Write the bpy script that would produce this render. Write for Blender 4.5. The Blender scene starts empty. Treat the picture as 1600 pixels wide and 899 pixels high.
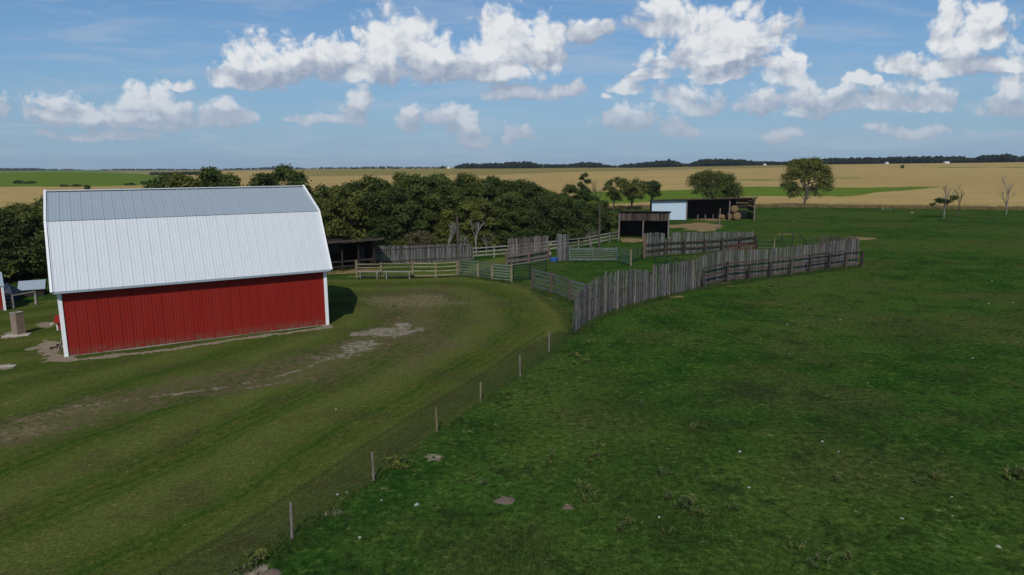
import bpy, math, random
import numpy as np
from mathutils import Vector, Matrix
random.seed(7); rng = np.random.default_rng(7)
SC = bpy.context.scene; COL = SC.collection

# ------------------------------------------------------------------ camera
FPX, PITCH, ROLL, CH = 1081.0, 9.95, -0.35, 12.0
cam_d = bpy.data.cameras.new('camera'); cam = bpy.data.objects.new('camera', cam_d); COL.objects.link(cam)
cam_d.sensor_width = 36.0; cam_d.lens = FPX / 1600 * 36.0; cam_d.clip_start = 0.1; cam_d.clip_end = 30000
MR = Matrix.Rotation(math.radians(90 - PITCH), 3, 'X') @ Matrix.Rotation(math.radians(ROLL), 3, 'Z')
cam.matrix_world = Matrix.Translation((0, 0, CH)) @ MR.to_4x4()
SC.camera = cam

# ------------------------------------------------------------------ exposure
SC.view_settings.view_transform = 'Standard'; SC.view_settings.look = 'None'
SC.view_settings.exposure = 0.0; SC.view_settings.gamma = 1.0; SC.view_settings.use_curve_mapping = False

SC.cycles.max_bounces = 3; SC.cycles.diffuse_bounces = 2; SC.cycles.glossy_bounces = 1; SC.cycles.transmission_bounces = 1; SC.cycles.caustics_reflective = False; SC.cycles.caustics_refractive = False

# ------------------------------------------------------------------ sun
SUN_EL = math.radians(44.0); sdir = Vector((0.07, 1.0, 0)).normalized()
ldir = Vector((sdir.x * math.cos(SUN_EL), sdir.y * math.cos(SUN_EL), -math.sin(SUN_EL)))
sl = bpy.data.lights.new('sun', 'SUN'); sl.energy = 3.1; sl.angle = math.radians(0.5); sl.color = (1.0, 0.95, 0.86)
so = bpy.data.objects.new('sun', sl); COL.objects.link(so); so.rotation_euler = ldir.to_track_quat('-Z', 'Y').to_euler()
so.location = (-20, -40, 60)

# ------------------------------------------------------------------ node helper
class NT:
    def __init__(s, tree): s.t = tree; s.n = tree.nodes; s.l = tree.links
    def node(s, typ, **kw):
        n = s.n.new(typ)
        for k, v in kw.items(): setattr(n, k, v)
        return n
    def put(s, sock, v):
        if isinstance(v, bpy.types.NodeSocket): s.l.new(v, sock)
        elif v is not None:
            if hasattr(sock, 'default_value'):
                try: sock.default_value = v
                except Exception: sock.default_value = (*v, 1.0)
    def math(s, op, a, b=None, c=None, clamp=False):
        n = s.node('ShaderNodeMath', operation=op, use_clamp=clamp)
        s.put(n.inputs[0], a); s.put(n.inputs[1], b)
        if c is not None: s.put(n.inputs[2], c)
        return n.outputs[0]
    def vmath(s, op, a, b=None, c=None):
        n = s.node('ShaderNodeVectorMath', operation=op)
        s.put(n.inputs[0], a); s.put(n.inputs[1], b)
        if c is not None: s.put(n.inputs[2], c)
        return n.outputs['Value'] if op == 'LENGTH' else n.outputs[0]
    def noise(s, vec, scale, detail=4, rough=0.55, dist=0.0, dim='3D'):
        n = s.node('ShaderNodeTexNoise', noise_dimensions=dim); s.put(n.inputs['Vector'], vec)
        n.inputs['Scale'].default_value = scale; n.inputs['Detail'].default_value = detail
        n.inputs['Roughness'].default_value = rough; n.inputs['Distortion'].default_value = dist
        return n.outputs['Fac']
    def ramp(s, v, a, b, smooth=True):
        n = s.node('ShaderNodeMapRange', interpolation_type='SMOOTHSTEP' if smooth else 'LINEAR')
        s.put(n.inputs['Value'], v); n.inputs['From Min'].default_value = a; n.inputs['From Max'].default_value = b
        return n.outputs['Result']
    def mix(s, f, a, b, mode='MIX'):
        n = s.node('ShaderNodeMix', data_type='RGBA', blend_type=mode)
        s.put(n.inputs['Factor'], f)
        for i, v in ((6, a), (7, b)):
            if isinstance(v, (tuple, list)): v = (*v[:3], 1.0)
            s.put(n.inputs[i], v)
        return n.outputs[2]

# ------------------------------------------------------------------ sky with cumulus, all by direction
def px_dir(px, py):
    return MR @ Vector(((px - 800) / FPX, (449.5 - py) / FPX, -1.0))
W = bpy.data.worlds.new('World'); SC.world = W; W.use_nodes = True
wt = W.node_tree; wt.nodes.clear(); w = NT(wt)
SKY_STR = 0.085
sky = w.node('ShaderNodeTexSky', sky_type='NISHITA'); sky.sun_disc = False
sky.sun_elevation = SUN_EL; sky.sun_rotation = math.atan2(-sdir.x, -sdir.y)
sky.air_density = 1.0; sky.dust_density = 0.8; sky.ozone_density = 1.5; sky.altitude = 500
geo = w.node('ShaderNodeTexCoord'); sep = w.node('ShaderNodeSeparateXYZ'); w.put(sep.inputs[0], geo.outputs['Generated'])
gx, gy, gz = sep.outputs
ay = w.math('MAXIMUM', w.math('ABSOLUTE', gy), 0.25)
U = w.math('DIVIDE', gx, ay); V = w.math('DIVIDE', gz, ay)
cb = w.node('ShaderNodeCombineXYZ'); w.put(cb.inputs[0], U); w.put(cb.inputs[1], V); UV = cb.outputs[0]
CL = [(385,126,60,62),(450,118,75,68),(540,114,95,62),(610,112,70,98),(650,110,80,75),(700,112,70,58),(760,114,95,60),(790,90,62,90),(845,88,52,72),(700,118,30,20),
      (908,58,44,28),(1042,42,56,50),(1075,96,92,42),(1120,92,90,88),(1180,80,56,84),(1210,104,60,26),(1022,122,42,20),(985,143,34,22),(950,156,16,9),
      (1090,168,58,48),(1190,168,44,34),(1235,128,50,32),(1258,172,50,52),(1320,168,62,38),(1390,166,62,42),(1240,88,24,16),
      (1478,66,34,66),(1532,62,56,80),(1480,110,62,46),(1412,104,48,26),(1575,168,52,60),(1450,168,60,44),
      (225,192,100,62),(110,192,80,46),(-60,180,100,50),(280,136,22,14),(520,186,72,15),(556,184,24,50),(342,190,46,34),(390,187,22,14),
      (640,196,42,26),(700,192,46,24),(815,214,24,28),(745,224,30,22),(992,197,58,34),(1052,210,34,26),(800,150,72,24),(885,148,52,26),(1225,214,26,16),(160,215,120,14),(1420,205,90,12),(1130,120,50,16),(1350,128,40,18),(1560,110,50,16),(730,206,40,12),
      (1700,130,130,90),(1800,190,120,60),(-250,100,140,90),(900,-40,200,60),(400,-60,160,60),(1300,-70,220,70)]
def density_group():
    g = bpy.data.node_groups.new('cloud_density', 'ShaderNodeTree')
    g.interface.new_socket('Vector', in_out='INPUT', socket_type='NodeSocketVector')
    g.interface.new_socket('Density', in_out='OUTPUT', socket_type='NodeSocketFloat')
    q = NT(g); gi = q.node('NodeGroupInput'); go = q.node('NodeGroupOutput')
    P = gi.outputs[0]
    wn = q.node('ShaderNodeTexNoise', noise_dimensions='2D'); wn.inputs['Scale'].default_value = 14; wn.inputs['Detail'].default_value = 3; q.put(wn.inputs['Vector'], P)
    wv = q.vmath('SUBTRACT', wn.outputs['Color'], (.5, .5, .5)); Pw = q.vmath('MULTIPLY_ADD', wv, (.05, .035, 0), P)
    cur = None
    for (cx, by, hw, h) in CL:
        d = px_dir(cx, by); c = Vector((d.x / d.y, d.z / d.y, 0)); a = hw / 1080 * 1.08; b = h / 1080; bb = b * 0.22 + 0.004
        s1 = (1 / a, 1 / b, 0); s2 = (-1 / a, -1 / bb, 0)
        m1 = q.vmath('MULTIPLY_ADD', Pw, s1, (-c.x * s1[0], -c.y * s1[1], 0))
        m2 = q.vmath('MULTIPLY_ADD', Pw, s2, (-c.x * s2[0], -c.y * s2[1], 0))
        ln = q.vmath('LENGTH', q.vmath('MAXIMUM', m1, m2))
        cur = ln if cur is None else q.math('SMOOTH_MIN', cur, ln, 0.18)
    env = q.math('MINIMUM', q.math('MULTIPLY_ADD', cur, -1.9, 2.08), 1.3)
    n1 = q.noise(P, 24, 6, 0.54, 0, '2D')
    v1 = q.node('ShaderNodeTexVoronoi', feature='F1', voronoi_dimensions='2D'); q.put(v1.inputs['Vector'], Pw); v1.inputs['Scale'].default_value = 40
    v1.inputs['Detail'].default_value = 2.5; v1.inputs['Roughness'].default_value = .55; pass
    puff = q.math('SUBTRACT', 0.42, v1.outputs['Distance'])
    den = q.math('ADD', env, q.math('MULTIPLY', q.math('SUBTRACT', n1, 0.5), 1.9))
    den = q.math('ADD', den, q.math('MULTIPLY', puff, 0.8))
    q.put(go.inputs[0], den)
    return g
DG = density_group()
def dens(vec):
    n = w.node('ShaderNodeGroup'); n.node_tree = DG; w.put(n.inputs[0], vec); return n.outputs[0]
d0 = dens(UV); dup_ = dens(w.vmath('ADD', UV, (-0.006, 0.014, 0))); ddn = dens(w.vmath('ADD', UV, (0.0, -0.026, 0)))
alpha = w.ramp(d0, -0.12, 0.68)
relief = w.math('MULTIPLY', w.math('SUBTRACT', d0, dup_), 0.32)
core = w.math('MULTIPLY', w.ramp(ddn, -0.5, 1.3), 0.78)
lit = w.math('ADD', w.math('ADD', core, relief), 0.17, clamp=True)
ccol = w.mix(lit, (0.30, 0.36, 0.47), (0.80, 0.815, 0.83))
# thin haze veil of the lower sky and wispy high cloud
el = w.math('MAXIMUM', V, 0.0)
hz = w.ramp(el, 0.30, 0.0, False)
hazec = (0.275, 0.395, 0.545)
stret = w.vmath('MULTIPLY', UV, (3.0, 26.0, 1.0))
wisp = w.math('MULTIPLY', w.ramp(w.noise(stret, 1.6, 5, 0.6, 0.4, '2D'), 0.42, 0.75), 0.42)
skyc = w.vmath('MULTIPLY', sky.outputs[0], (SKY_STR * 0.54, SKY_STR * 0.86, SKY_STR * 1.12))
skyc = w.mix(w.math('MULTIPLY', w.math('POWER', hz, 1.15), 0.88), skyc, hazec)
skyc = w.mix(wisp, skyc, (0.42, 0.50, 0.62))
fade = w.ramp(el, 0.02, 0.16)
ccol = w.mix(w.math('MULTIPLY_ADD', fade, -0.5, 0.5), ccol, (0.40, 0.44, 0.54))
alpha = w.math('MULTIPLY', alpha, w.math('MULTIPLY_ADD', fade, 0.30, 0.66))
final = w.mix(alpha, skyc, ccol)
# below the horizon: plain haze colour
final = w.mix(w.ramp(gz, -0.02, -0.002), (0.10, 0.12, 0.10), final)
bg = w.node('ShaderNodeBackground'); w.put(bg.inputs['Color'], w.vmath('MULTIPLY', final, (1 / SKY_STR,) * 3)); bg.inputs['Strength'].default_value = SKY_STR
wo = w.node('ShaderNodeOutputWorld'); w.l.new(bg.outputs[0], wo.inputs[0])
W.cycles.sampling_method = 'MANUAL'; W.cycles.sample_map_resolution = 512

# ------------------------------------------------------------------ terrain function (world metres)
XS = np.array([-400,0,150,250,400,600,700,800,900,1000,1100,1200,1300,1400,1500,1600,2200.])
YT = np.array([272,271,271,272,267,264,263.5,263.5,262.5,262.5,260.5,258.5,257.2,256,255,253.8,251.])
def ss(a, b, x): t = np.clip((x - a) / (b - a), 0, 1); return t * t * (3 - 2 * t)
def hsh(ix, iy, s):
    n = (ix * 374761393 + iy * 668265263 + s * 1274126177) & 0xffffffff
    n = ((n ^ (n >> 13)) * 1274126177) & 0xffffffff
    return ((n ^ (n >> 16)) & 0xffff) / 65535.0
def vnoise(x, y, s=0):
    x = np.asarray(x, float); y = np.asarray(y, float)
    ix = np.floor(x).astype(np.int64); iy = np.floor(y).astype(np.int64); fx = x - ix; fy = y - iy
    fx = fx * fx * (3 - 2 * fx); fy = fy * fy * (3 - 2 * fy)
    return (hsh(ix, iy, s) * (1 - fx) + hsh(ix + 1, iy, s) * fx) * (1 - fy) + (hsh(ix, iy + 1, s) * (1 - fx) + hsh(ix + 1, iy + 1, s) * fx) * fy
def terrain(x, y):
    x = np.asarray(x, float); y = np.asarray(y, float); r = np.hypot(x, y)
    ys = np.maximum(y, 0.15 * r + 1e-6); t = np.clip(x / ys, -3, 3); px = 800 + 1097.5 * t; ca = np.maximum(y / np.maximum(r, 1e-6), .4)
    hor = 264.7 - (px / 1600) * 9.7
    zt = 12 + (hor - np.interp(px, XS, YT)) / 1097.5 * 1300 * ca
    z = ss(185, 1300, r) * zt
    z = z + (vnoise(x / 170, y / 170, 3) - .5) * 2.6 * ss(280, 600, r) * (1 - .7 * ss(1000, 1300, r))
    hill = 6.5 * np.exp(-((px - 90) / 190.) ** 2) * np.exp(-((r - 760) / 170.) ** 2)
    z = z + hill
    zf = 12 + (hor - np.interp(px, [-400, 0, 300, 500, 700, 2000], [266.8, 266.8, 266.6, 264.5, 262.5, 254])) / 1097.5 * 3800 * ca
    z = z - 7 * ss(1330, 1900, r) * (1 - ss(2300, 3700, r))
    z = z * (1 - ss(2300, 3800, r)) + zf * ss(2300, 3800, r)
    return z
def PT(px, py):
    """where the line of sight of a measured photo point meets the land"""
    d = px_dir(px, py); d.normalize(); t = np.arange(10, 5500, 1.5)
    z = CH + d.z * t - terrain(d.x * t, d.y * t); i = np.argmax(z < 0)
    if not (z < 0).any(): i = len(t) - 1
    return Vector((d.x * t[i], d.y * t[i], float(terrain(d.x * t[i], d.y * t[i]))))
def P(px, py, z=0.0):
    d = px_dir(px, py); t = (z - CH) / d.z
    return Vector((d.x * t, d.y * t, z))
MRT = MR.transposed()
def proj_y(p):
    q = MRT @ (Vector(p) - Vector((0, 0, CH))); return 449.5 - FPX * q.y / -q.z
def hgt(b, ty):
    """height of an upright whose foot is b and whose top is seen at row ty"""
    lo, hi = 0.0, 25.0
    for _ in range(30):
        m = (lo + hi) / 2
        if proj_y((b.x, b.y, b.z + m)) > ty: lo = m
        else: hi = m
    return lo

# ------------------------------------------------------------------ mesh helpers
class MB:
    def __init__(s): s.v = []; s.f = []
    def add(s, vs, fs):
        o = len(s.v); s.v += [tuple(a) for a in vs]; s.f += [tuple(i + o for i in f) for f in fs]
    def bar(s, a, b, w_, h_, up=Vector((0, 0, 1)), taper=1.0):
        a = Vector(a); b = Vector(b); d = (b - a).normalized()
        if abs(d.dot(up)) > .97: up = Vector((1, 0, 0)) if abs(d.x) < .9 else Vector((0, 1, 0))
        r = d.cross(up).normalized(); u = r.cross(d).normalized(); vs = []
        for p, k in ((a, 1), (b, taper)):
            for sx, sy in ((-1, -1), (1, -1), (1, 1), (-1, 1)): vs.append(p + r * sx * w_ / 2 * k + u * sy * h_ / 2 * k)
        s.add(vs, [(3, 2, 1, 0), (4, 5, 6, 7), (0, 1, 5, 4), (1, 2, 6, 5), (2, 3, 7, 6), (3, 0, 4, 7)])
    def post(s, p, h, wd, dp=None, d=Vector((1, 0, 0)), lean=(0, 0)):
        """upright of rectangular section; d = horizontal direction of its width"""
        dp = dp or wd; d = Vector((d.x, d.y, 0)).normalized(); n = Vector((-d.y, d.x, 0)); p = Vector(p); vs = []
        for z, l in ((0, 0), (h, 1)):
            c = p + Vector((lean[0] * l, lean[1] * l, z))
            for sx, sy in ((-1, -1), (1, -1), (1, 1), (-1, 1)): vs.append(c + d * sx * wd / 2 + n * sy * dp / 2)
        s.add(vs, [(3, 2, 1, 0), (4, 5, 6, 7), (0, 1, 5, 4), (1, 2, 6, 5), (2, 3, 7, 6), (3, 0, 4, 7)])
    def tube(s, pts, rad, n=6, cap=True):
        pts = [Vector(p) for p in pts]; o = len(s.v)
        for i, p in enumerate(pts):
            d = (pts[min(i + 1, len(pts) - 1)] - pts[max(i - 1, 0)]).normalized()
            u = Vector((0, 0, 1)) if abs(d.z) < .95 else Vector((1, 0, 0))
            r = d.cross(u).normalized(); q = r.cross(d); R = rad[i] if isinstance(rad, (list, tuple)) else rad
            for k in range(n):
                a = 2 * math.pi * k / n; s.v.append(tuple(p + r * math.cos(a) * R + q * math.sin(a) * R))
        for i in range(len(pts) - 1):
            for k in range(n): s.f.append((o + i * n + k, o + i * n + (k + 1) % n, o + (i + 1) * n + (k + 1) % n, o + (i + 1) * n + k))
        if cap:
            s.f.append(tuple(o + k for k in range(n))[::-1]); s.f.append(tuple(o + (len(pts) - 1) * n + k for k in range(n)))
    def poly(s, pts): s.add(pts, [tuple(range(len(pts)))])
    def prism(s, outline, vec):
        n = len(outline); vec = Vector(vec); vs = [Vector(p) for p in outline] + [Vector(p) + vec for p in outline]
        s.add(vs, [tuple(range(n))[::-1], tuple(range(n, 2 * n))] + [(i, (i + 1) % n, n + (i + 1) % n, n + i) for i in range(n)])
    def build(s, name, m, parent=None, smooth=False):
        me = bpy.data.meshes.new(name); me.from_pydata(s.v, [], s.f); me.update()
        return link(name, me, m, parent, smooth)
def link(name, me, m, parent=None, smooth=False):
    if m: me.materials.append(m)
    if smooth: me.shade_smooth()
    o = bpy.data.objects.new(name, me); COL.objects.link(o)
    if parent is not None: o.parent = parent
    return o
def np_mesh(name, v, faces, mats=()):
    """faces (n,k) array"""
    me = bpy.data.meshes.new(name); n, k = faces.shape
    me.vertices.add(len(v)); me.vertices.foreach_set('co', v.astype(np.float32).ravel())
    me.loops.add(n * k); me.loops.foreach_set('vertex_index', faces.astype(np.int32).ravel())
    me.polygons.add(n); me.polygons.foreach_set('loop_start', np.arange(0, n * k, k, dtype=np.int32))
    me.update(calc_edges=True)
    for m in mats: me.materials.append(m)
    return me
def thing(name, label, cat, loc=(0, 0, 0), rz=0.0, group=None):
    o = bpy.data.objects.new(name, None); COL.objects.link(o); o.location = loc; o.rotation_euler = (0, 0, rz); o.empty_display_size = .3
    o['label'] = label; o['category'] = cat
    if group: o['group'] = group
    return o
def tag(o, label, cat, group=None, kind=None):
    if label: o['label'] = label
    if cat: o['category'] = cat
    if group: o['group'] = group
    if kind: o['kind'] = kind
    return o
def copy_tree(o, parent=None):
    c = o.copy(); COL.objects.link(c); c.parent = parent
    for ch in list(o.children): copy_tree(ch, c)
    return c

# ------------------------------------------------------------------ materials
def newmat(name, rough=0.8, spec=0.3, metallic=0.0):
    m = bpy.data.materials.new(name); m.use_nodes = True; q = NT(m.node_tree)
    b = m.node_tree.nodes['Principled BSDF']; b.inputs['Roughness'].default_value = rough; b.inputs['Metallic'].default_value = metallic
    b.inputs['Specular IOR Level'].default_value = spec
    return m, q, b
def bump(q, b, h, strength=.3, dist=.02):
    n = q.node('ShaderNodeBump'); n.inputs['Strength'].default_value = strength; n.inputs['Distance'].default_value = dist
    q.put(n.inputs['Height'], h); q.l.new(n.outputs[0], b.inputs['Normal'])
def wood(name, c1, c2, island=True, stain=(.08, .06, .045)):
    m, q, b = newmat(name, .9, .15)
    tc = q.node('ShaderNodeTexCoord'); g = q.node('ShaderNodeNewGeometry'); pos = g.outputs['Position']
    n = q.noise(q.vmath('MULTIPLY', pos, (6, 6, 1.2)), 1.6, 6, .65); n2 = q.noise(pos, .9, 4)
    c = q.mix(q.ramp(n, .3, .7), c1, c2)
    c = q.mix(q.math('MULTIPLY', q.ramp(n2, .5, .75), .6), c, stain)
    if island:
        f = q.math('MULTIPLY_ADD', g.outputs['Random Per Island'], 1.05, .45)
        c = q.vmath('MULTIPLY', c, q.vmath('MULTIPLY', (1, 1, 1), f)) if False else q.mix(1.0, c, comb3(q, f), 'MULTIPLY')
    q.put(b.inputs['Base Color'], c); bump(q, b, n, .5, .01)
    return m
def comb3(q, f):
    n = q.node('ShaderNodeCombineXYZ')
    for i in range(3): q.put(n.inputs[i], f)
    return n.outputs[0]
M = {}
M['board'] = wood('grey_board', (.075, .072, .071), (.155, .148, .142))
M['board_brown'] = wood('brown_grey_board', (.11, .09, .082), (.21, .175, .16))
M['board_dark'] = wood('dark_plank', (.040, .031, .027), (.085, .066, .058))
M['rail_dark'] = wood('dark_rail', (.022, .017, .015), (.052, .040, .035))
M['rail_green'] = wood('green_grey_rail', (.060, .078, .066), (.125, .150, .128))
M['rail_pale'] = wood('pale_rail', (.17, .155, .135), (.30, .275, .235))
M['post_tan'] = wood('tan_post', (.12, .105, .062), (.22, .19, .115))
M['post_brown'] = wood('brown_post', (.045, .034, .028), (.085, .066, .055))
M['rust_wood'] = wood('red_brown_post', (.085, .05, .038), (.15, .095, .075))
M['bark'] = wood('bark', (.05, .038, .03), (.11, .088, .07), False)
M['bark_pale'] = wood('pale_bark', (.15, .135, .12), (.28, .255, .225), False)
M['concrete'] = wood('pale_concrete', (.30, .27, .22), (.46, .42, .35), False, (.2, .18, .14))
def paint(name, c, rough=.5, spec=.4, dirt=.25, dirtc=(.2, .16, .12), metallic=0.0, streak=(1.2, 1.2, .25)):
    m, q, b = newmat(name, rough, spec, metallic); g = q.node('ShaderNodeNewGeometry')
    n = q.noise(q.vmath('MULTIPLY', g.outputs['Position'], streak), 1.3, 6, .6)
    n2 = q.noise(g.outputs['Position'], 4.5, 5, .6)
    cc = q.mix(q.math('MULTIPLY', q.ramp(n, .45, .8), dirt), c, dirtc)
    cc = q.mix(q.math('MULTIPLY', q.ramp(n2, .3, .7), .12), cc, tuple(x * .7 for x in c))
    if name == 'red_siding':
        sz = q.node('ShaderNodeSeparateXYZ'); q.put(sz.inputs[0], g.outputs['Position'])
        cc = q.mix(q.math('MULTIPLY', q.ramp(sz.outputs[2], .75, .05), q.ramp(n2, .35, .6)), cc, (.15, .075, .05))
        fadn = q.noise(q.vmath('MULTIPLY', g.outputs['Position'], (1.4, 1.4, .12)), 1.0, 3); cc = q.mix(q.math('MULTIPLY', q.ramp(fadn, .4, .65), .3), cc, (.26, .026, .018))
    q.put(b.inputs['Base Color'], cc)
    q.put(b.inputs['Roughness'], q.math('MULTIPLY_ADD', n2, .25, rough - .12))
    return m
M['red'] = paint('red_siding', (.225, .013, .008), .6, .15, .35, (.19, .020, .012))
M['white'] = paint('white_trim', (.78, .78, .78), .5, .4, .15)
M['roof_white'] = paint('white_roof_sheet', (.55, .58, .61), .6, .35, .35, (.48, .49, .49))
M['roof_galv'] = paint('galvanised_roof_sheet', (.285, .335, .375), .6, .4, .4, (.34, .37, .39), 0.0, (.6, .6, .6))
M['galv'] = paint('galvanised_sheet', (.46, .56, .66), .45, .5, .4, (.60, .62, .62), .0, (2.5, 2.5, .12))
M['tin_dark'] = paint('weathered_roof', (.13, .125, .12), .8, .2, .4, (.06, .05, .045))
M['black'] = paint('painted_shade_wood', (.034, .026, .022), .95, .1, .3, (.03, .022, .018))  # near-black colour puts the shade inside the open sheds into the walls
M['pipe'] = paint('dark_green_pipe', (.007, .022, .014), .5, .4, .2, (.03, .03, .025))
M['pipe_grey'] = paint('grey_green_pipe', (.05, .09, .085), .5, .4, .2, (.03, .03, .025))
M['rust'] = paint('rusty_steel', (.11, .035, .022), .8, .3, .4, (.05, .025, .018))
M['wire'] = paint('fence_wire', (.07, .07, .06), .5, .5, .1)
M['blue'] = paint('blue_plastic', (.03, .12, .38), .4, .5, .1, (.05, .1, .2))
M['straw'] = paint('straw', (.40, .25, .11), .95, .1, .5, (.22, .13, .06), 0, (5, 5, 5))
M['stone'] = paint('pale_stone', (.30, .29, .25), .9, .2, .3, (.3, .28, .25))
M['hay'] = paint('old_hay', (.20, .13, .072), .95, .1, .6, (.13, .075, .04), 0, (5, 5, 5))
M['soil'] = paint('bare_soil', (.13, .095, .075), .98, .1, .6, (.08, .06, .05), 0, (6, 6, 6))
def brick_mat():
    m, q, b = newmat('old_brick', .9, .2); tc = q.node('ShaderNodeTexCoord')
    s = q.node('ShaderNodeSeparateXYZ'); q.put(s.inputs[0], tc.outputs['Object'])
    c = q.node('ShaderNodeCombineXYZ'); q.put(c.inputs[0], q.math('ADD', s.outputs[0], s.outputs[1])); q.put(c.inputs[1], s.outputs[2])
    br = q.node('ShaderNodeTexBrick'); q.put(br.inputs['Vector'], c.outputs[0]); br.inputs['Scale'].default_value = 1.6
    br.inputs['Color1'].default_value = (.27, .20, .15, 1); br.inputs['Color2'].default_value = (.34, .26, .2, 1); br.inputs['Mortar'].default_value = (.10, .07, .05, 1)
    br.inputs['Mortar Size'].default_value = .03
    q.put(b.inputs['Base Color'], q.mix(q.math('MULTIPLY', q.noise(tc.outputs['Object'], 6, 4), .6), br.outputs[0], (.2, .15, .12)))
    return m
M['brick'] = brick_mat()
def leafmat(name, c1, c2, c3, nscale=.45):
    m, q, b = newmat(name, .65, .12); g = q.node('ShaderNodeNewGeometry'); oi = q.node('ShaderNodeObjectInfo')
    n = q.noise(g.outputs['Position'], nscale, 3)
    c = q.mix(q.ramp(n, .35, .65), c1, c2)
    c = q.mix(q.math('MULTIPLY', q.ramp(g.outputs['Random Per Island'], .55, 1), .7), c, c3)
    c = q.mix(1.0, c, comb3(q, q.math('MULTIPLY_ADD', oi.outputs['Random'], .55, .72)), 'MULTIPLY')
    c = q.mix(q.ramp(oi.outputs['Random'], .35, 1.0), c, q.mix(1.0, c, (1.45, 1.12, .95), 'MULTIPLY'))
    q.put(b.inputs['Base Color'], c)
    tr = q.node('ShaderNodeBsdfTranslucent'); q.put(tr.inputs[0], q.mix(1.0, c, (1.0, 1.15, .5), 'MULTIPLY')); mx = q.node('ShaderNodeMixShader'); mx.inputs[0].default_value = .22
    q.l.new(b.outputs[0], mx.inputs[1]); q.l.new(tr.outputs[0], mx.inputs[2])
    q.l.new(mx.outputs[0], q.n['Material Output'].inputs[0])
    return m
M['leaf'] = leafmat('leaf_green', (.038, .062, .016), (.070, .098, .024), (.120, .140, .040))
M['leaf_dry'] = leafmat('leaf_dull', (.075, .075, .040), (.10, .10, .05), (.14, .125, .07))
M['leaf_bright'] = leafmat('leaf_yellow_green', (.062, .09, .022), (.105, .130, .03), (.17, .18, .05))
M['leaf_far'] = leafmat('leaf_far', (.022, .038, .020), (.034, .05, .026), (.045, .06, .03), .02)
M['tuft'] = leafmat('grass_blade', (.030, .066, .012), (.050, .088, .018), (.105, .125, .040), .25)
M['weed'] = leafmat('weed_stem', (.05, .085, .02), (.09, .12, .035), (.17, .16, .08), 3)
M['weed_head'] = paint('seed_head', (.34, .30, .22), .95, .1, .2)
M['flower'] = paint('yellow_flower', (.30, .30, .03), .9, .1, .1)
M['sedge'] = leafmat('dry_tall_grass', (.14, .12, .06), (.22, .18, .09), (.10, .11, .045), .4)

# ------------------------------------------------------------------ ground
def seg_dist(x, y, pts):
    """distance to a polyline and arc length at the nearest point"""
    best = np.full(x.shape, 1e9); arc = np.zeros(x.shape); s0 = 0
    for a, b in zip(pts[:-1], pts[1:]):
        dx, dy = b[0] - a[0], b[1] - a[1]; L2 = dx * dx + dy * dy; t = np.clip(((x - a[0]) * dx + (y - a[1]) * dy) / L2, 0, 1)
        d = np.hypot(x - a[0] - t * dx, y - a[1] - t * dy); k = d < best
        best[k] = d[k]; arc[k] = s0 + t[k] * math.sqrt(L2); s0 += math.sqrt(L2)
    return best, arc
def in_poly(x, y, pts):
    c = np.zeros(x.shape, bool); j = len(pts) - 1
    for i in range(len(pts)):
        xi, yi = pts[i][:2]; xj, yj = pts[j][:2]
        c ^= ((yi > y) != (yj > y)) & (x < (xj - xi) * (y - yi) / (yj - yi + 1e-12) + xi); j = i
    return c
def pp(l, f=P): return [tuple(f(a, b)) for a, b in l]

AZ0 = 62.0
az = np.radians(np.arange(-AZ0, AZ0 + .01, .17)); rr = np.concatenate([np.geomspace(6, 16, 40)[:-1], np.geomspace(16, 200, 440)[:-1], np.geomspace(200, 6500, 230)])
A, Rg = np.meshgrid(az, rr, indexing='ij'); gxv = np.sin(A) * Rg; gyv = np.cos(A) * Rg; gzv = terrain(gxv, gyv)
near = Rg < 230
gzv = gzv + ((vnoise(gxv / 7, gyv / 7, 11) - .5) * .10 + (vnoise(gxv / 2.1, gyv / 2.1, 12) - .5) * .04) * near
wx = gxv + (vnoise(gxv / 3, gyv / 3, 5) - .5) * 1.2; wy = gyv + (vnoise(gxv / 3, gyv / 3, 6) - .5) * 1.2
FENCE = pp([(330, 925), (456, 840), (584, 752), (683, 676), (751, 630), (813, 588), (858, 551), (897, 523)])
MOWEDGE = [tuple(Vector(FENCE[0]) * 3 - Vector(FENCE[1]) * 2)] + FENCE[:-1] + pp([(893, 512), (885, 485), (860, 462), (830, 450), (800, 441), (740, 433), (640, 434), (557, 436), (500, 437), (300, 440), (0, 478), (-300, 500)])
lawn_poly = MOWEDGE + pp([(-900, 520), (-900, 1500)]) + [(-40, 5), (-20, 0), (0, 0)]
lawn = in_poly(wx * .25 + gxv * .75, wy * .25 + gyv * .75, lawn_poly)
mowd, marc = seg_dist(gxv, gyv, MOWEDGE)
edge = pp([(-900, 385), (-300, 360), (0, 345), (480, 330), (960, 326), (1180, 323), (1260, 323), (1450, 325), (1600, 327), (1900, 330), (2600, 340)], PT)
wheat_poly = edge + [(9000, 3000), (9000, 9000), (-9000, 9000), (-9000, 2000)]
wf = 1 + Rg / 150
wxx = gxv + (vnoise(gxv / 14, gyv / 14, 8) - .5) * 5; wyy = gyv + (vnoise(gxv / 14, gyv / 14, 9) - .5) * 9
wheat = in_poly(wxx, wyy, wheat_poly)
g1 = pp([(900, 300), (1040, 298), (1180, 291.5), (1240, 292.5), (1350, 293), (1472, 291.5), (1474, 293), (1400, 299), (1310, 307), (1180, 308), (1080, 311), (900, 322)], PT)
g2 = pp([(-350, 292), (0, 292.5), (130, 292), (262, 289), (262, 278), (240, 274), (200, 271), (150, 268), (-350, 268)], PT)
g2 = g2[:-2] + [tuple(Vector(g2[-2]) * 1.2), tuple(Vector(g2[-1]) * 1.2)]
green = (in_poly(wxx, wyy, g1) | in_poly(wxx, wyy, g2)) & wheat
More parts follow.
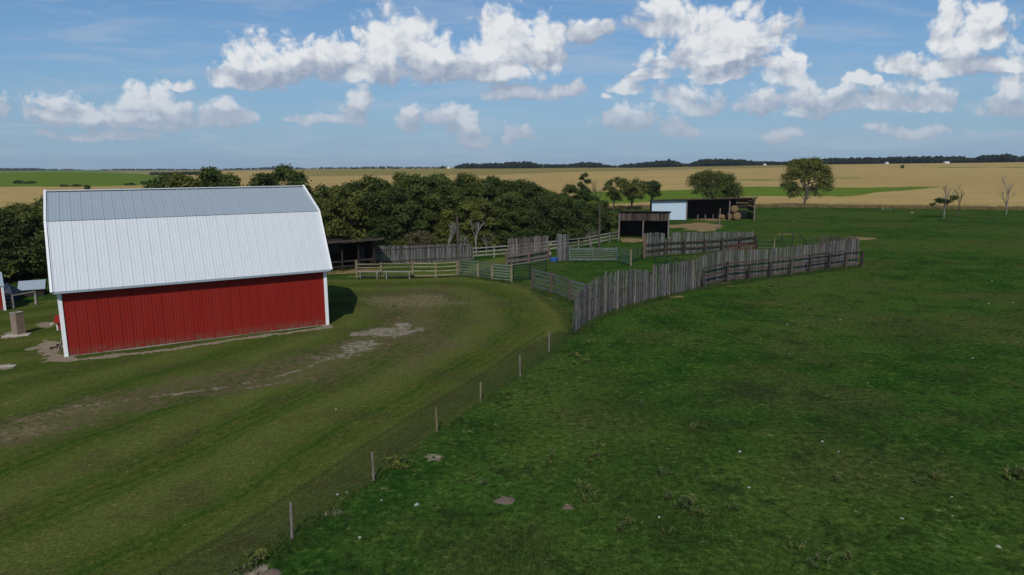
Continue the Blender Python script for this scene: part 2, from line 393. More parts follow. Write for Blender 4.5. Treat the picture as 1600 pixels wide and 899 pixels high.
for cx, cy, w_, h_ in ((1180, 281.5, 40, .9), (1318, 278.6, 30, .8), (1500, 262, 40, .6), (1585, 262, 30, .6), (1170, 297, 12, 1)):
    pl = pp([(cx + w_ * math.cos(a) , cy + h_ * math.sin(a)) for a in np.linspace(0, 6.28, 13)[:-1]], PT); green |= in_poly(wxx, wyy, pl)
ol = pp([(430, 277), (600, 274), (760, 274), (900, 269), (1000, 267), (1100, 264.5), (1240, 262)], PT)
ol = ol + [tuple(Vector(p_) * 1.0 + Vector(p_).normalized() * 1600) for p_ in ol[::-1]]
olive = in_poly(wxx, wyy, ol)
olive |= (Rg > 1500)
def blobm(cx, cy, hw, hh, soft=.6):
    c = P(cx, cy); a = P(cx + hw, cy); b = P(cx, cy - hh); ex = (a - c).length; ey = (b - c).length
    u = (c.xy).normalized(); dx = gxv - c.x; dy = gyv - c.y
    al = dx * u.x + dy * u.y; ac = dx * u.y - dy * u.x
    d = np.hypot(al / ey, ac / ex) + (vnoise(gxv / (ex * .35 + .15), gyv / (ex * .35 + .15), 21) - .5) * .7
    return 1 - ss(1 - soft, 1 + soft * .3, d)
def linem(pts, half, soft=.5, jit=.6):
    d, a = seg_dist(gxv + (vnoise(gxv / 1.3, gyv / 1.3, 31) - .5) * jit, gyv + (vnoise(gxv / 1.3, gyv / 1.3, 32) - .5) * jit, pts)
    return 1 - ss(1 - soft, 1, d / half), a
TRACK = pp([(-200, 735), (0, 678), (100, 650), (250, 615), (400, 588), (520, 556), (600, 524), (650, 500)])
tr1, ta = linem(TRACK, 2.9, .75, 1.2)
gravel = np.maximum.reduce([blobm(600, 520, 60, 12, .5), blobm(560, 543, 40, 12, .5) * .9, blobm(628, 508, 16, 5, .3) * 1.2, blobm(520, 558, 45, 6) * .7])
rut1, _ = linem(pp([(250, 622), (400, 596), (470, 578), (530, 556)]), .22, .5, .25); rut2, _ = linem(pp([(120, 636), (300, 612), (400, 605), (470, 590)]), .18, .5, .25)
gravel = np.maximum(gravel, .75 * np.maximum(rut1, rut2) * (vnoise(gxv * 1.5, gyv * 1.5, 44) > .35))
brown = np.clip(tr1 * (.95 + .4 * vnoise(gxv / 3, gyv / 3, 40)) + .75 * blobm(430, 585, 150, 22) + .6 * blobm(640, 540, 80, 40) + .7 * blobm(640, 470, 90, 22) + .35 * blobm(700, 480, 110, 40) + .4 * blobm(60, 665, 90, 26), 0, 1)
dry = np.maximum.reduce([.8 * blobm(650, 470, 80, 10), .6 * blobm(40, 672, 60, 12), .55 * blobm(100, 645, 60, 9)])
dirt = np.maximum.reduce([blobm(78, 543, 30, 12), blobm(88, 560, 22, 8), blobm(102, 562, 16, 5), blobm(70, 508, 14, 5), blobm(25, 523, 24, 6), blobm(8, 574, 14, 5), blobm(510, 509, 12, 3),
    blobm(670, 716, 28, 8) * .5, blobm(788, 780, 24, 10) * .4, blobm(888, 792, 14, 8) * .35, blobm(520, 802, 26, 8) * .6, blobm(385, 890, 34, 16) * .9, blobm(840, 452, 14, 4) * .6, blobm(870, 466, 20, 4) * .6])
bl, _ = linem(pp([(100, 566), (240, 549), (380, 530), (515, 511)]), .5, .5, .5); dirt = np.maximum(dirt, bl * .85)
straw = np.maximum.reduce([blobm(1090, 354, 44, 6, .3), blobm(988, 376, 24, 4, .4), blobm(1345, 372.5, 34, 2.6, .5) * .9, blobm(540, 425, 60, 3), blobm(1050, 463, 26, 4) * .7, blobm(1136, 444, 16, 4) * .7, blobm(1110, 343, 30, 2.5),
    blobm(1230, 366, 26, 2) * .5, blobm(1280, 371, 20, 2) * .4])
ygr, _ = linem(pp([(560, 431), (640, 429), (715, 429), (790, 404)]), 2.0, .6); 
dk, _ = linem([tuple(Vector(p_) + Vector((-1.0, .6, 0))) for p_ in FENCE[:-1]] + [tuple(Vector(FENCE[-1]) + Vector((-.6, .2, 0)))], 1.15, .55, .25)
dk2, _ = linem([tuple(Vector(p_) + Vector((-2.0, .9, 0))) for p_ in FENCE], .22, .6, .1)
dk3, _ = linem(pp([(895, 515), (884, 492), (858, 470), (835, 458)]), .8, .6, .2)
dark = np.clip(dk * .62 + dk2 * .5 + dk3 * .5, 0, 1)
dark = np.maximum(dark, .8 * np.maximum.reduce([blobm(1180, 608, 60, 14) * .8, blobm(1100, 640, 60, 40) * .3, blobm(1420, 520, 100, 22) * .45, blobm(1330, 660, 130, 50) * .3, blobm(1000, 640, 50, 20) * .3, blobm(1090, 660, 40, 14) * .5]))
vtx = np.stack([gxv, gyv, gzv], -1).reshape(-1, 3); na, nr = A.shape
idx = np.arange(na * nr).reshape(na, nr)
quads = np.stack([idx[:-1, :-1], idx[:-1, 1:], idx[1:, 1:], idx[1:, :-1]], -1).reshape(-1, 4)
cls = np.where(green, 3, np.where(wheat, 2, np.where(lawn, 1, 0)))
fc = cls[:-1, :-1].reshape(-1)
att = {'m1': np.stack([wheat * 1.0, lawn * 1.0, brown, gravel], -1), 'm2': np.stack([green * 1.0, straw, olive * 1.0, dark], -1), 'm3': np.stack([dirt, dry, ygr, np.clip(mowd / 100, 0, 1)], -1)}
def ground_mat():
    m, q, b = newmat('land', 1.0, 0.0); g = q.node('ShaderNodeNewGeometry'); pos = g.outputs['Position']
    def a(n):
        x = q.node('ShaderNodeAttribute', attribute_name=n); s = q.node('ShaderNodeSeparateColor'); q.put(s.inputs[0], x.outputs['Color']); return [*s.outputs, x.outputs['Alpha']]
    (wh, lw, br, gv), (gn, st, olv, dk_), (di, dr, yg, md) = a('m1'), a('m2'), a('m3')
    flat = q.vmath('MULTIPLY', pos, (1, 1, 0))
    big = q.noise(flat, .045, 4, .6); mid = q.noise(flat, .28, 5, .62); sm = q.noise(flat, 1.7, 5, .7); fine = q.noise(flat, 9, 4, .75); vf = q.noise(flat, 30, 3, .7)
    grass = q.mix(q.ramp(mid, .38, .62), (.017, .050, .008), (.036, .078, .012))
    grass = q.mix(q.math('MULTIPLY', q.ramp(big, .42, .6), .8), grass, (.054, .086, .016))
    grass = q.mix(q.math('MULTIPLY', q.ramp(q.noise(flat, .09, 5, .6), .5, .62), .6), grass, (.058, .064, .020))
    grass = q.mix(q.math('MULTIPLY', q.ramp(sm, .52, .68), .6), grass, (.072, .098, .018))
    grass = q.mix(q.math('MULTIPLY', q.ramp(q.noise(flat, .6, 6, .7, .6), .52, .64), .7), grass, (.018, .032, .009))
    yel = q.ramp(q.noise(flat, .12, 5, .65), .58, .72); grass = q.mix(q.math('MULTIPLY', yel, .45), grass, (.085, .085, .026))
    # mown yard: stripes that follow the fence line
    wob = q.math('MULTIPLY', q.math('SUBTRACT', q.noise(flat, .15, 3), .5), 2.5)
    ph = q.math('MULTIPLY', q.math('ADD', q.math('MULTIPLY', md, 100.0), wob), 3.2)
    stripe = q.ramp(q.math('SINE', ph), -.9, .9)
    ph2 = q.math('MULTIPLY_ADD', q.math('SINE', q.math('MULTIPLY', ph, .37)), .5, .5)
    lawnc = q.mix(q.ramp(mid, .3, .7), (.038, .062, .009), (.058, .078, .013))
    lawnc = q.mix(q.math('MULTIPLY', q.math('MULTIPLY', stripe, q.ramp(q.noise(flat, .2, 3), .25, .5)), .6), lawnc, (.019, .060, .007))
    lawnc = q.mix(q.math('MULTIPLY', ph2, .6), lawnc, (.110, .122, .030))
    ph3 = q.math('MULTIPLY_ADD', q.math('SINE', q.math('MULTIPLY', ph, 3.1)), .5, .5)
    lawnc = q.mix(q.math('MULTIPLY', ph3, .36), lawnc, (.088, .100, .022))
    lawnc = q.mix(q.math('MULTIPLY', q.ramp(sm, .5, .66), .5), lawnc, (.104, .098, .026))
    lawnc = q.mix(q.math('MULTIPLY', q.ramp(q.noise(flat, .35, 5, .6), .5, .64), .45), lawnc, (.062, .052, .022))
    lawnc = q.mix(q.math('MULTIPLY', q.ramp(big, .5, .7), .5), lawnc, (.025, .050, .012))
    c = q.mix(lw, grass, lawnc)
    c = q.mix(q.math('MULTIPLY', yg, .5), c, (.13, .15, .03))
    brn = q.mix(q.ramp(fine, .4, .6), (.150, .108, .060), (.075, .062, .032))
    c = q.mix(q.math('MULTIPLY', br, q.ramp(q.math('ADD', q.math('MULTIPLY', sm, .6), q.math('MULTIPLY', fine, .4)), .40, .57)), c, brn)
    c = q.mix(q.math('MULTIPLY', dr, q.ramp(q.math('ADD', q.math('MULTIPLY', sm, .6), q.math('MULTIPLY', fine, .4)), .42, .62)), c, (.22, .175, .105))
    gm = q.ramp(q.math('ADD', q.math('MULTIPLY', gv, .6), q.math('MULTIPLY', q.math('SUBTRACT', q.math('ADD', q.math('MULTIPLY', sm, .5), q.math('MULTIPLY', fine, .5)), .5), 3.6)), .34, .72)
    c = q.mix(gm, c, q.mix(fine, (.165, .130, .098), (.30, .26, .205)))
    dm = q.ramp(q.math('ADD', q.math('MULTIPLY', di, .9), q.math('MULTIPLY', q.math('SUBTRACT', sm, .5), 2.2)), .38, .62)
    c = q.mix(dm, c, q.mix(fine, (.16, .125, .09), (.30, .25, .175)))
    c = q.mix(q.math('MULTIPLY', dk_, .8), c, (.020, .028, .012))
    sm2 = q.ramp(q.math('ADD', st, q.math('MULTIPLY', q.math('SUBTRACT', sm, .5), .9)), .4, .62)
    c = q.mix(sm2, c, q.mix(fine, (.15, .10, .05), (.29, .21, .105)))
    # crops
    row = q.noise(q.vmath('MULTIPLY', flat, (.02, .16, 0)), 1.0, 5, .6); wbig = q.noise(flat, .006, 4, .6)
    wc = q.mix(q.ramp(row, .35, .65), (.34, .238, .092), (.42, .305, .120))
    wc = q.mix(q.math('MULTIPLY', q.ramp(wbig, .4, .7), .4), wc, (.29, .20, .085))
    wc = q.mix(q.math('MULTIPLY', q.ramp(q.noise(flat, .03, 6, .65), .5, .72), .32), wc, (.27, .20, .06))
    wc = q.mix(q.math('MULTIPLY', olv, .72), wc, q.mix(q.ramp(wbig, .4, .6), (.20, .165, .052), (.14, .15, .045)))
    c = q.mix(wh, c, wc)
    gc = q.mix(q.ramp(q.noise(q.vmath('MULTIPLY', flat, (.05, .3, 0)), .5, 5, .6), .3, .7), (.085, .14, .016), (.125, .175, .028))
    c = q.mix(gn, c, gc)
    clump = q.noise(flat, 3.4, 5, .68)
    f1 = q.math('MULTIPLY', q.math('SUBTRACT', fine, .5), 2.6); f2 = q.math('MULTIPLY', q.math('SUBTRACT', vf, .5), 2.2)
    f3 = q.math('MULTIPLY', q.math('SUBTRACT', clump, .5), q.math('MULTIPLY_ADD', q.math('MAXIMUM', lw, wh), -1.9, 2.9))
    c = q.mix(1.0, c, comb3(q, q.math('MAXIMUM', q.math('ADD', q.math('ADD', f1, f2), q.math('ADD', f3, 1.0)), .25)), 'MULTIPLY')
    q.put(b.inputs['Base Color'], c)
    bump(q, b, q.math('ADD', q.math('MULTIPLY', fine, .6), q.math('ADD', sm, q.math('MULTIPLY', vf, .25))), .55, .12)
    return m
M['land'] = ground_mat()
for k, nm in ((0, 'pasture'), (1, 'mown_grass_yard'), (2, 'wheat_field'), (3, 'green_field')):
    f = quads[fc == k]; used, inv = np.unique(f, return_inverse=True); f2 = inv.reshape(f.shape)
    me = np_mesh(nm, vtx[used], f2, [M['land']])
    for an, arr in att.items():
        ca = me.color_attributes.new(an, 'FLOAT_COLOR', 'POINT'); ca.data.foreach_set('color', arr.reshape(-1, 4)[used].astype(np.float32).ravel())
    me.shade_smooth(); o = link(nm, me, None); tag(o, None, None, kind='structure')
# the rest of the land all round, coarser
az2 = np.radians(np.concatenate([np.arange(AZ0, 360 - AZ0, 2.0), [360 - AZ0]])); r2 = np.concatenate([[0.0], np.geomspace(6, 6500, 60)])
A2, R2 = np.meshgrid(az2, r2, indexing='ij'); X2 = np.sin(A2) * R2; Y2 = np.cos(A2) * R2
i2 = np.arange(A2.size).reshape(A2.shape); q2 = np.stack([i2[:-1, :-1], i2[:-1, 1:], i2[1:, 1:], i2[1:, :-1]], -1).reshape(-1, 4)
Z2 = terrain(X2, Y2); extra = np.array([[0, 0, 0.]] + [[math.sin(a) * 6, math.cos(a) * 6, 0] for a in np.radians(np.arange(-AZ0, AZ0 + 1, 4))])
me = bpy.data.meshes.new('surrounding_land'); vs = np.stack([X2, Y2, Z2], -1).reshape(-1, 3); nv = len(vs)
fs = [tuple(map(int, f)) for f in q2] + [(nv, nv + i + 1, nv + i + 2) for i in range(len(extra) - 2)]
me.from_pydata([tuple(v) for v in np.vstack([vs, extra])], [], fs)
for an in att:
    ca = me.color_attributes.new(an, 'FLOAT_COLOR', 'POINT'); d = np.zeros((nv + len(extra), 4), np.float32)
    if an == 'm1': d[:nv, 0] = (R2.reshape(-1) > 260)
    ca.data.foreach_set('color', d.ravel())
me.shade_smooth(); tag(link('surrounding_land', me, M['land']), None, None, kind='structure')

# ------------------------------------------------------------------ red barn
BA = P(105, 558); BB = P(511, 508); BL = (BB - BA).length; bang = math.atan2((BB - BA).y, (BB - BA).x)
barn = thing('barn', 'long red metal-sided barn with white corner trim and a white and grey gambrel roof', 'barn', BA, bang)
BW, WH = 12.4, 4.45
KY, KZ, RZ, OV, EY, EZ = 2.0, 8.62, 10.46, .34, -.5, 4.38
def ribbed(pa, pb, pc, pd, pitch, ht, name, m, parent, ribw=.07, mid=True):
    """corrugated sheet: a->b along, d above a, c above b"""
    pa, pb, pc, pd = map(Vector, (pa, pb, pc, pd)); L = (pb - pa).length; n = (pb - pa).cross(pd - pa).normalized(); prof = [(0, 0)]; k = int(L / pitch); pt = L / k
    for i in range(k):
        x = i * pt; prof += [(x + .02, 0), (x + .04, ht), (x + .04 + ribw, ht), (x + .06 + ribw, 0)]
        if mid:
            for j in (1, 2): xm = x + pt * (j / 3) + .04; prof += [(xm, 0), (xm + .02, ht * .35), (xm + .05, ht * .35), (xm + .07, 0)]
    prof.append((L, 0)); mb = MB(); vs = []; J = 8
    for j in range(J + 1):
        for x, h in prof:
            u = x / L; bot = pa.lerp(pb, u); top = pd.lerp(pc, u); vs.append(bot.lerp(top, j / J) + n * h)
    np_ = len(prof)
    mb.add(vs, [(j * np_ + i, j * np_ + i + 1, (j + 1) * np_ + i + 1, (j + 1) * np_ + i) for j in range(J) for i in range(np_ - 1)])
    o = mb.build(name, m, parent); return o
siding = ribbed((0, 0, .06), (BL, 0, .06), (BL, 0, WH), (0, 0, WH), .62, .035, 'wall', M['red'], barn, .05)
ribbed((BL, BW, .06), (0, BW, .06), (0, BW, WH), (BL, BW, WH), .62, .035, 'wall', M['red'], barn, .05)
for x0, s in ((0, -1), (BL, 1)):
    mb = MB(); prof = [(0.02, .06), (BW - .02, .06), (BW - .02, WH + .2), (BW - KY + .05, KZ - .15), (BW / 2, RZ - .12), (KY - .05, KZ - .15), (.02, WH + .2)]
    mb.prism([(x0 - .06 * (s > 0), y, z) for y, z in prof], (.06, 0, 0))
    for i in range(17): y = .35 + i * .64; zt = min(RZ - .3, (WH + (y / KY) * (KZ - WH)) if y < KY else (WH + ((BW - y) / KY) * (KZ - WH)) if y > BW - KY else KZ - .2); mb.bar((x0 + s * .02, y, .08), (x0 + s * .02, y, max(zt - .1, 1)), .05, .05)
    gw = mb.build('gable_wall', M['red'], barn)
mb = MB(); mb.bar((-.045, BW / 2, 1.95), (-.045, BW / 2, .1), 3.6, .06, Vector((1, 0, 0))); 
door = MB(); door.prism([(-.10, 3.6, .12), (-.10, 7.6, .12), (-.10, 7.6, 3.9), (-.10, 3.6, 3.9)], (.06, 0, 0)); dr_ = door.build('sliding_door', M['white'], barn)
h = MB(); h.bar((-.14, 3.9, 1.0), (-.14, 3.9, 1.4), .04, .04); h.build('handle', M['rail_dark'], dr_)
for x0 in (0, BL):
    for y0 in (0, BW):
        c = MB(); sx = -1 if x0 == 0 else 1; sy = -1 if y0 == 0 else 1
        c.bar((x0 + sx * .03, y0 + sy * .05, .03), (x0 + sx * .03, y0 + sy * .05, WH), .24, .09, Vector((0, 1, 0)))
        c.build('corner_trim', M['white'], barn)
fd = MB(); fd.prism([(-.02, .0, -.05), (BL + .02, .0, -.05), (BL + .02, BW, -.05), (-.02, BW, -.05)], (0, 0, .10)); fd.build('foundation', M['concrete'], barn)
lo = ribbed((-OV, EY, EZ), (BL + OV, EY, EZ), (BL + OV, KY, KZ), (-OV, KY, KZ), .61, .035, 'lower_roof', M['roof_white'], barn)
up_ = ribbed((-OV, KY - .02, KZ + .03), (BL + OV, KY - .02, KZ + .03), (BL + OV, BW / 2, RZ), (-OV, BW / 2, RZ), .61, .03, 'upper_roof', M['roof_galv'], barn)
ribbed((BL + OV, BW - EY, EZ), (-OV, BW - EY, EZ), (-OV, BW - KY, KZ), (BL + OV, BW - KY, KZ), .61, .035, 'lower_roof', M['roof_white'], barn)
ribbed((BL + OV, BW - KY + .02, KZ + .03), (-OV, BW - KY + .02, KZ + .03), (-OV, BW / 2, RZ), (BL + OV, BW / 2, RZ), .61, .03, 'upper_roof', M['roof_galv'], barn)
mb = MB(); mb.bar((-OV - .05, BW / 2, RZ + .05), (BL + OV + .05, BW / 2, RZ + .05), .42, .06); mb.build('ridge_cap', M['roof_white'], barn)
mb = MB(); mb.bar((-OV, EY - .01, EZ - .07), (BL + OV, EY - .01, EZ - .07), .05, .15); mb.build('eave_trim', M['roof_galv'], barn)
mb = MB(); mb.prism([(-OV, EY + .02, EZ - .10), (BL + OV, EY + .02, EZ - .10), (BL + OV, -.02, EZ - .06), (-OV, -.02, EZ - .06)], (0, 0, .03)); mb.build('soffit', M['roof_galv'], barn)
for x0 in (-OV - .06, BL + OV + .06):
    mb = MB(); pr = [(EY - .03, EZ - .04), (KY, KZ + .03), (BW / 2, RZ + .03), (BW - KY, KZ + .03), (BW - EY + .03, EZ - .04)]
    for (y0, z0), (y1, z1) in zip(pr[:-1], pr[1:]): mb.bar((x0, y0, z0), (x0, y1, z1), .14, .22)
    mb.build('verge_trim', M['white'], barn)

# ------------------------------------------------------------------ generic fences
def along(pts, s):
    for a, b in zip(pts[:-1], pts[1:]):
        L = (b - a).length
        if s <= L or b is pts[-1]: return a.lerp(b, min(s / L, 1)), (b - a).normalized()
        s -= L
def plen(pts): return sum((b - a).length for a, b in zip(pts[:-1], pts[1:]))
def boards(mb, pts, heights, wd=.19, gap=.035, th=.03, off=0.0, jit=.10, bot=.0, drop=0.04, lowgap=0.0):
    """a run of upright planks; heights = list per point"""
    L = plen(pts); cum = [0]
    for a, b in zip(pts[:-1], pts[1:]): cum.append(cum[-1] + (b - a).length)
    s = wd / 2; i = 0
    while s < L:
        p, d = along(pts, s); n = Vector((-d.y, d.x, 0)); h_ = float(np.interp(s, cum, heights)) + random.uniform(-jit, jit)
        ww = wd * random.uniform(.75, 1.05)
        if random.random() > drop:
            side = off + (th * .6 if i % 2 else -th * .6)
            b0 = bot + random.uniform(0, lowgap)
            mb.post(p + n * side + Vector((0, 0, b0)), h_ - b0, ww, th, d, (random.gauss(0, .045), random.gauss(0, .03)))
        s += ww + gap * random.uniform(.4, 1.7); i += 1
def rails(root, pts, zs, wd=.15, th=.04, m=None, name='rail', off=0.0, jit=.03):
    for z in zs:
        mb = MB()
        for a, b in zip(pts[:-1], pts[1:]):
            n = Vector((-(b - a).y, (b - a).x, 0)).normalized() * off; L = (b - a).length; k = max(1, round(L / 4.2))
            for i in range(k):
                j1, j2 = random.uniform(-jit, jit), random.uniform(-jit, jit)
                mb.bar(a.lerp(b, i / k) + n + Vector((0, 0, z + j1)), a.lerp(b, (i + 1) / k) + n * (1 + .1 * (i % 2)) + Vector((0, 0, z + j2)), th, wd)
        mb.build(name, m, root)
def posts(root, plist, m, wd=.17, name='post', rnd=False):
    for p, h_ in plist:
        mb = MB()
        if rnd: mb.tube([p, Vector(p) + Vector((random.uniform(-.05, .05), random.uniform(-.05, .05), h_))], [wd / 2, wd / 2 * .85], 8)
        else: mb.post(p, h_, wd, wd, lean=(random.uniform(-.04, .04), random.uniform(-.04, .04)))
        mb.build(name, m, root)
def local(pts): return [p - pts[0] for p in pts]
def fence(name, label, pxs, cat='fence', group=None):
    pts = [P(a, b) for a, b in pxs]; t = thing(name, label, cat, pts[0], 0, group); return t, local(pts), pts

# tall weathered windbreak in front (left part without rails)
t, lp, wp = fence('windbreak_fence', 'tall grey plank windbreak running back from the tip where it meets the wire fence', [(898, 522), (931, 498), (956, 487), (992, 476), (1010, 471.5), (1019, 469), (1021, 468.5), (1065, 459), (1094, 451)])
hs = [hgt(a, y) for a, y in zip(wp, [458, 436, 427, 420, 424, 430, 415, 408, 403])]; hs[0] = min(hs[0], 3.1)
mb = MB(); boards(mb, lp, hs, .135, .05, .03, 0, .14, 0, .03, .25); mb.build('plank_panel', M['board'], t)
mb = MB(); boards(mb, lp, [h_ * .6 for h_ in hs], .12, .11, .03, .16, .2, 0, .12, .3); mb.build('inner_planks', M['board'], t)
rails(t, lp, (.6, 1.7, 2.5), .14, .05, M['rail_dark'], off=.10)
for x_, y_ in ((945, 426), (965, 424), (992, 424), (1019, 416), (1046, 430), (1083, 408)):
    b = None
    for s in np.arange(0, plen(wp), .15):
        p, d = along(wp, s); q_ = MRT @ (p - Vector((0, 0, CH)))
        if 800 + FPX * q_.x / -q_.z >= x_: b = p; break
    if b is None: continue
    mb = MB(); mb.tube([b - wp[0] + Vector((-.05, -.09, 0)), b - wp[0] + Vector((-.05, -.09, hgt(b, y_) + .1))], [.075, .065], 7); mb.build('post', M['board_brown'], t)
# right part with rails on the near side
t, lp, wp = fence('railed_windbreak_fence', 'long grey plank windbreak with dark posts and three rails across the front', [(1098, 450), (1133, 441), (1200, 434), (1262, 426), (1319, 418), (1343, 416)])
hs = [hgt(a, y) for a, y in zip(wp, [401, 392, 390, 383, 376, 374])]
mb = MB(); boards(mb, lp, hs, .145, .045, .03, .35, .10, 0, .02, .15); mb.build('plank_panel', M['board'], t)
rails(t, lp, (.35, 1.15, 1.95), .17, .06, M['board_dark'], off=-.05)
for px_, by, ty in ((1096, 451, 421), (1133, 441, 409), (1167, 438, 413), (1200, 435, 409), (1233, 431, 404), (1262, 427.5, 398), (1292, 423, 396), (1318, 419, 397), (1343, 416, 393)):
    b = P(px_, by) + Vector((.1, -.26, 0)); mb = MB(); mb.post(b - wp[0], hgt(b, ty), .24, .24); mb.build('post', M['rail_dark'] if px_ not in (1233, 1318) else M['post_brown'], t)
t, lp, wp = fence('short_plank_fence', 'short weathered plank screen standing just behind the far end of the railed windbreak', [(1277, 413), (1338, 405)])
mb = MB(); boards(mb, lp, [hgt(a, y) for a, y in zip(wp, [369, 371])], .19, .05, .03, 0, .18, 0, .10); mb.build('plank_panel', M['board_dark'], t)
rails(t, lp, (.6, 2.0), .14, .05, M['rail_dark'], off=.1)
# near rail fence of five planks
t, lp, wp = fence('rail_fence', 'five-plank grey green rail fence sloping down to the windbreak corner with brown posts', [(832, 451), (861, 459.5), (890, 471), (916, 481)])
posts(t, [(a, hgt(b, y)) for a, b, y in zip(lp, wp, [421, 424, 440, 446])], M['post_brown'], .26)
rails(t, lp, (.28, .68, 1.08, 1.48, 1.85), .20, .05, M['rail_green'], off=.16)
# slat fence
t, lp, wp = fence('slat_fence', 'grey green many-slat fence with tan posts between the tall pole and the pipe gates', [(717, 431), (747, 433.5), (769, 438), (799, 441)])
posts(t, [(a, hgt(b, y)) for a, b, y in zip(lp, wp, [407, 412, 415, 412])], M['post_tan'], .22)
rails(t, lp, (.2, .5, .8, 1.1, 1.4, 1.7), .13, .04, M['rail_green'], off=.14)
# yard rail fence
t, lp, wp = fence('rail_fence', 'tan four-rail fence along the mown yard behind the two wooden benches', [(557.5, 435.5), (596, 435), (645, 434), (681, 434), (715, 432)])
posts(t, [(a, hgt(b, y)) for a, b, y in zip(lp, wp, [407, 410, 408, 409, 408])], M['post_tan'], .2)
rails(t, lp, (.25, .75, 1.2, 1.6), .13, .05, M['post_tan'], off=-.12)
# grey stockade
t, lp, wp = fence('stockade_fence', 'long even grey stockade fence backing onto the trees beside the dark lean-to', [(562, 415), (640, 412), (738, 406)])
mb = MB(); boards(mb, lp, [hgt(a, y) for a, y in zip(wp, [385, 384, 381])], .13, .025, .03, 0, .06, 0, .0); mb.build('plank_panel', M['board'], t)
rails(t, lp, (.4, 1.9), .12, .05, M['board_dark'], off=-.05)
# pale rail fence climbing to the wooden shed
t, lp, wp = fence('rail_fence', 'pale three-rail fence climbing past the trees up to the small wooden shed', [(739, 405), (790, 401), (862, 393), (911, 387), (966, 376)])
hs = [hgt(a, y) for a, y in zip(wp, [391, 388, 380, 372, 362])]
full = [along(lp, s)[0] for s in np.linspace(0, plen(lp) - .01, 11)]
posts(t, [(p, 1.55) for p in full], M['rail_pale'], .17)
rails(t, lp, (.45, .95, 1.42), .17, .05, M['rail_pale'], off=-.12)
# board fence with brown rails
t, lp, wp = fence('plank_fence', 'brown grey plank fence with gaps and two horizontal rails beside the blue tub', [(793, 416), (826, 411), (858, 405)])
mb = MB(); boards(mb, lp, [hgt(a, y) for a, y in zip(wp, [374, 371, 368])], .2, .07, .03, .12, .10, 0, .03); mb.build('plank_panel', M['board_brown'], t)
posts(t, [(lp[0] + Vector((-.1, -.15, 0)), 1.9), (lp[1] + Vector((0, -.12, 0)), 1.5), (lp[2] + Vector((0, -.12, 0)), 1.6)], M['rust_wood'], .26)
rails(t, lp, (.5, 1.2), .2, .06, M['board_brown'], off=-.1); rails(t, lp, (.12,), .14, .06, M['rail_pale'], off=-.1)
t, lp, wp = fence('plank_panel_fence', 'narrow upright panel of grey planks standing right of the blue tub', [(870, 409), (888, 407)])
mb = MB(); boards(mb, lp, [hgt(a, 366) for a in wp], .2, .02, .03, 0, .05, 0, 0); mb.build('plank_panel', M['board'], t); rails(t, lp, (.5, 1.5, 2.6), .14, .05, M['board_dark'], off=.1)
# grey green corral rails
t, lp, wp = fence('corral_fence', 'wide-planked grey green corral fence between the plank panel and the pipe gate', [(890, 409), (926, 409), (963, 408.5)])
posts(t, [(a, hgt(b, 386)) for a, b in zip(lp, wp)], M['rail_green'], .2)
rails(t, lp, (.3, 1.62), .32, .05, M['rail_green'], off=-.13); rails(t, lp, (.7, .95, 1.25), .12, .04, M['rail_green'], off=-.13)
mb = MB(); mb.tube([(0, 0, 0), (0, 0, hgt(P(985.5, 416), 390))], [.13, .12], 8); o = mb.build('gate_post', M['post_tan'], None); o.location = P(985.5, 416)
tag(o, 'pale yellow wooden gate post standing between the two dark pipe gates', 'post')

def pipe_gate(name, label, p1, p2, h_, n=5, m='pipe', mids=1, r=.045, group=None, cat='gate', foot=.2):
    a, b = P(*p1), P(*p2); t = thing(name, label, cat, a, 0, group); v = b - a; 
    for e in (v * 0, v):
        mb = MB(); mb.tube([e, e + Vector((0, 0, h_))], r * 1.3, 6); mb.build('upright', M[m], t)
    for i in range(n):
        z = foot + (h_ - foot - .04) * i / (n - 1); q_ = MB(); q_.tube([Vector((0, 0, z)), v + Vector((0, 0, z))], r, 6); q_.build('bar', M[m], t)
    for k in range(mids):
        q_ = MB(); u = v * ((k + 1) / (mids + 1)); q_.tube([u + Vector((0, 0, foot)), u + Vector((0, 0, h_ - .04))], r, 6); q_.build('upright', M[m], t)
    return t
pipe_gate('pipe_gate', 'dark green pipe gate next to the tan slat fence', (802, 440), (827, 438), 1.75, 6, mids=0)
pipe_gate('pipe_gate', 'dark green pipe gate swung back behind the brown corner post', (829, 438), (853, 431), 1.7, 6, mids=0)
pipe_gate('pipe_gate', 'grey pipe gate joining the corral fence to the pale post', (965, 410), (985, 415.5), 1.85, 6, 'pipe_grey')
pipe_gate('pipe_gate', 'dark pipe gate between the pale post and the reddish corner post', (987, 411), (1004, 404), 1.7, 5, 'pipe')
pipe_gate('pipe_fence', 'dark pipe panel poking up behind the middle of the tall windbreak', (1023, 427), (1057, 431), 2.0, 6, 'pipe', 1)
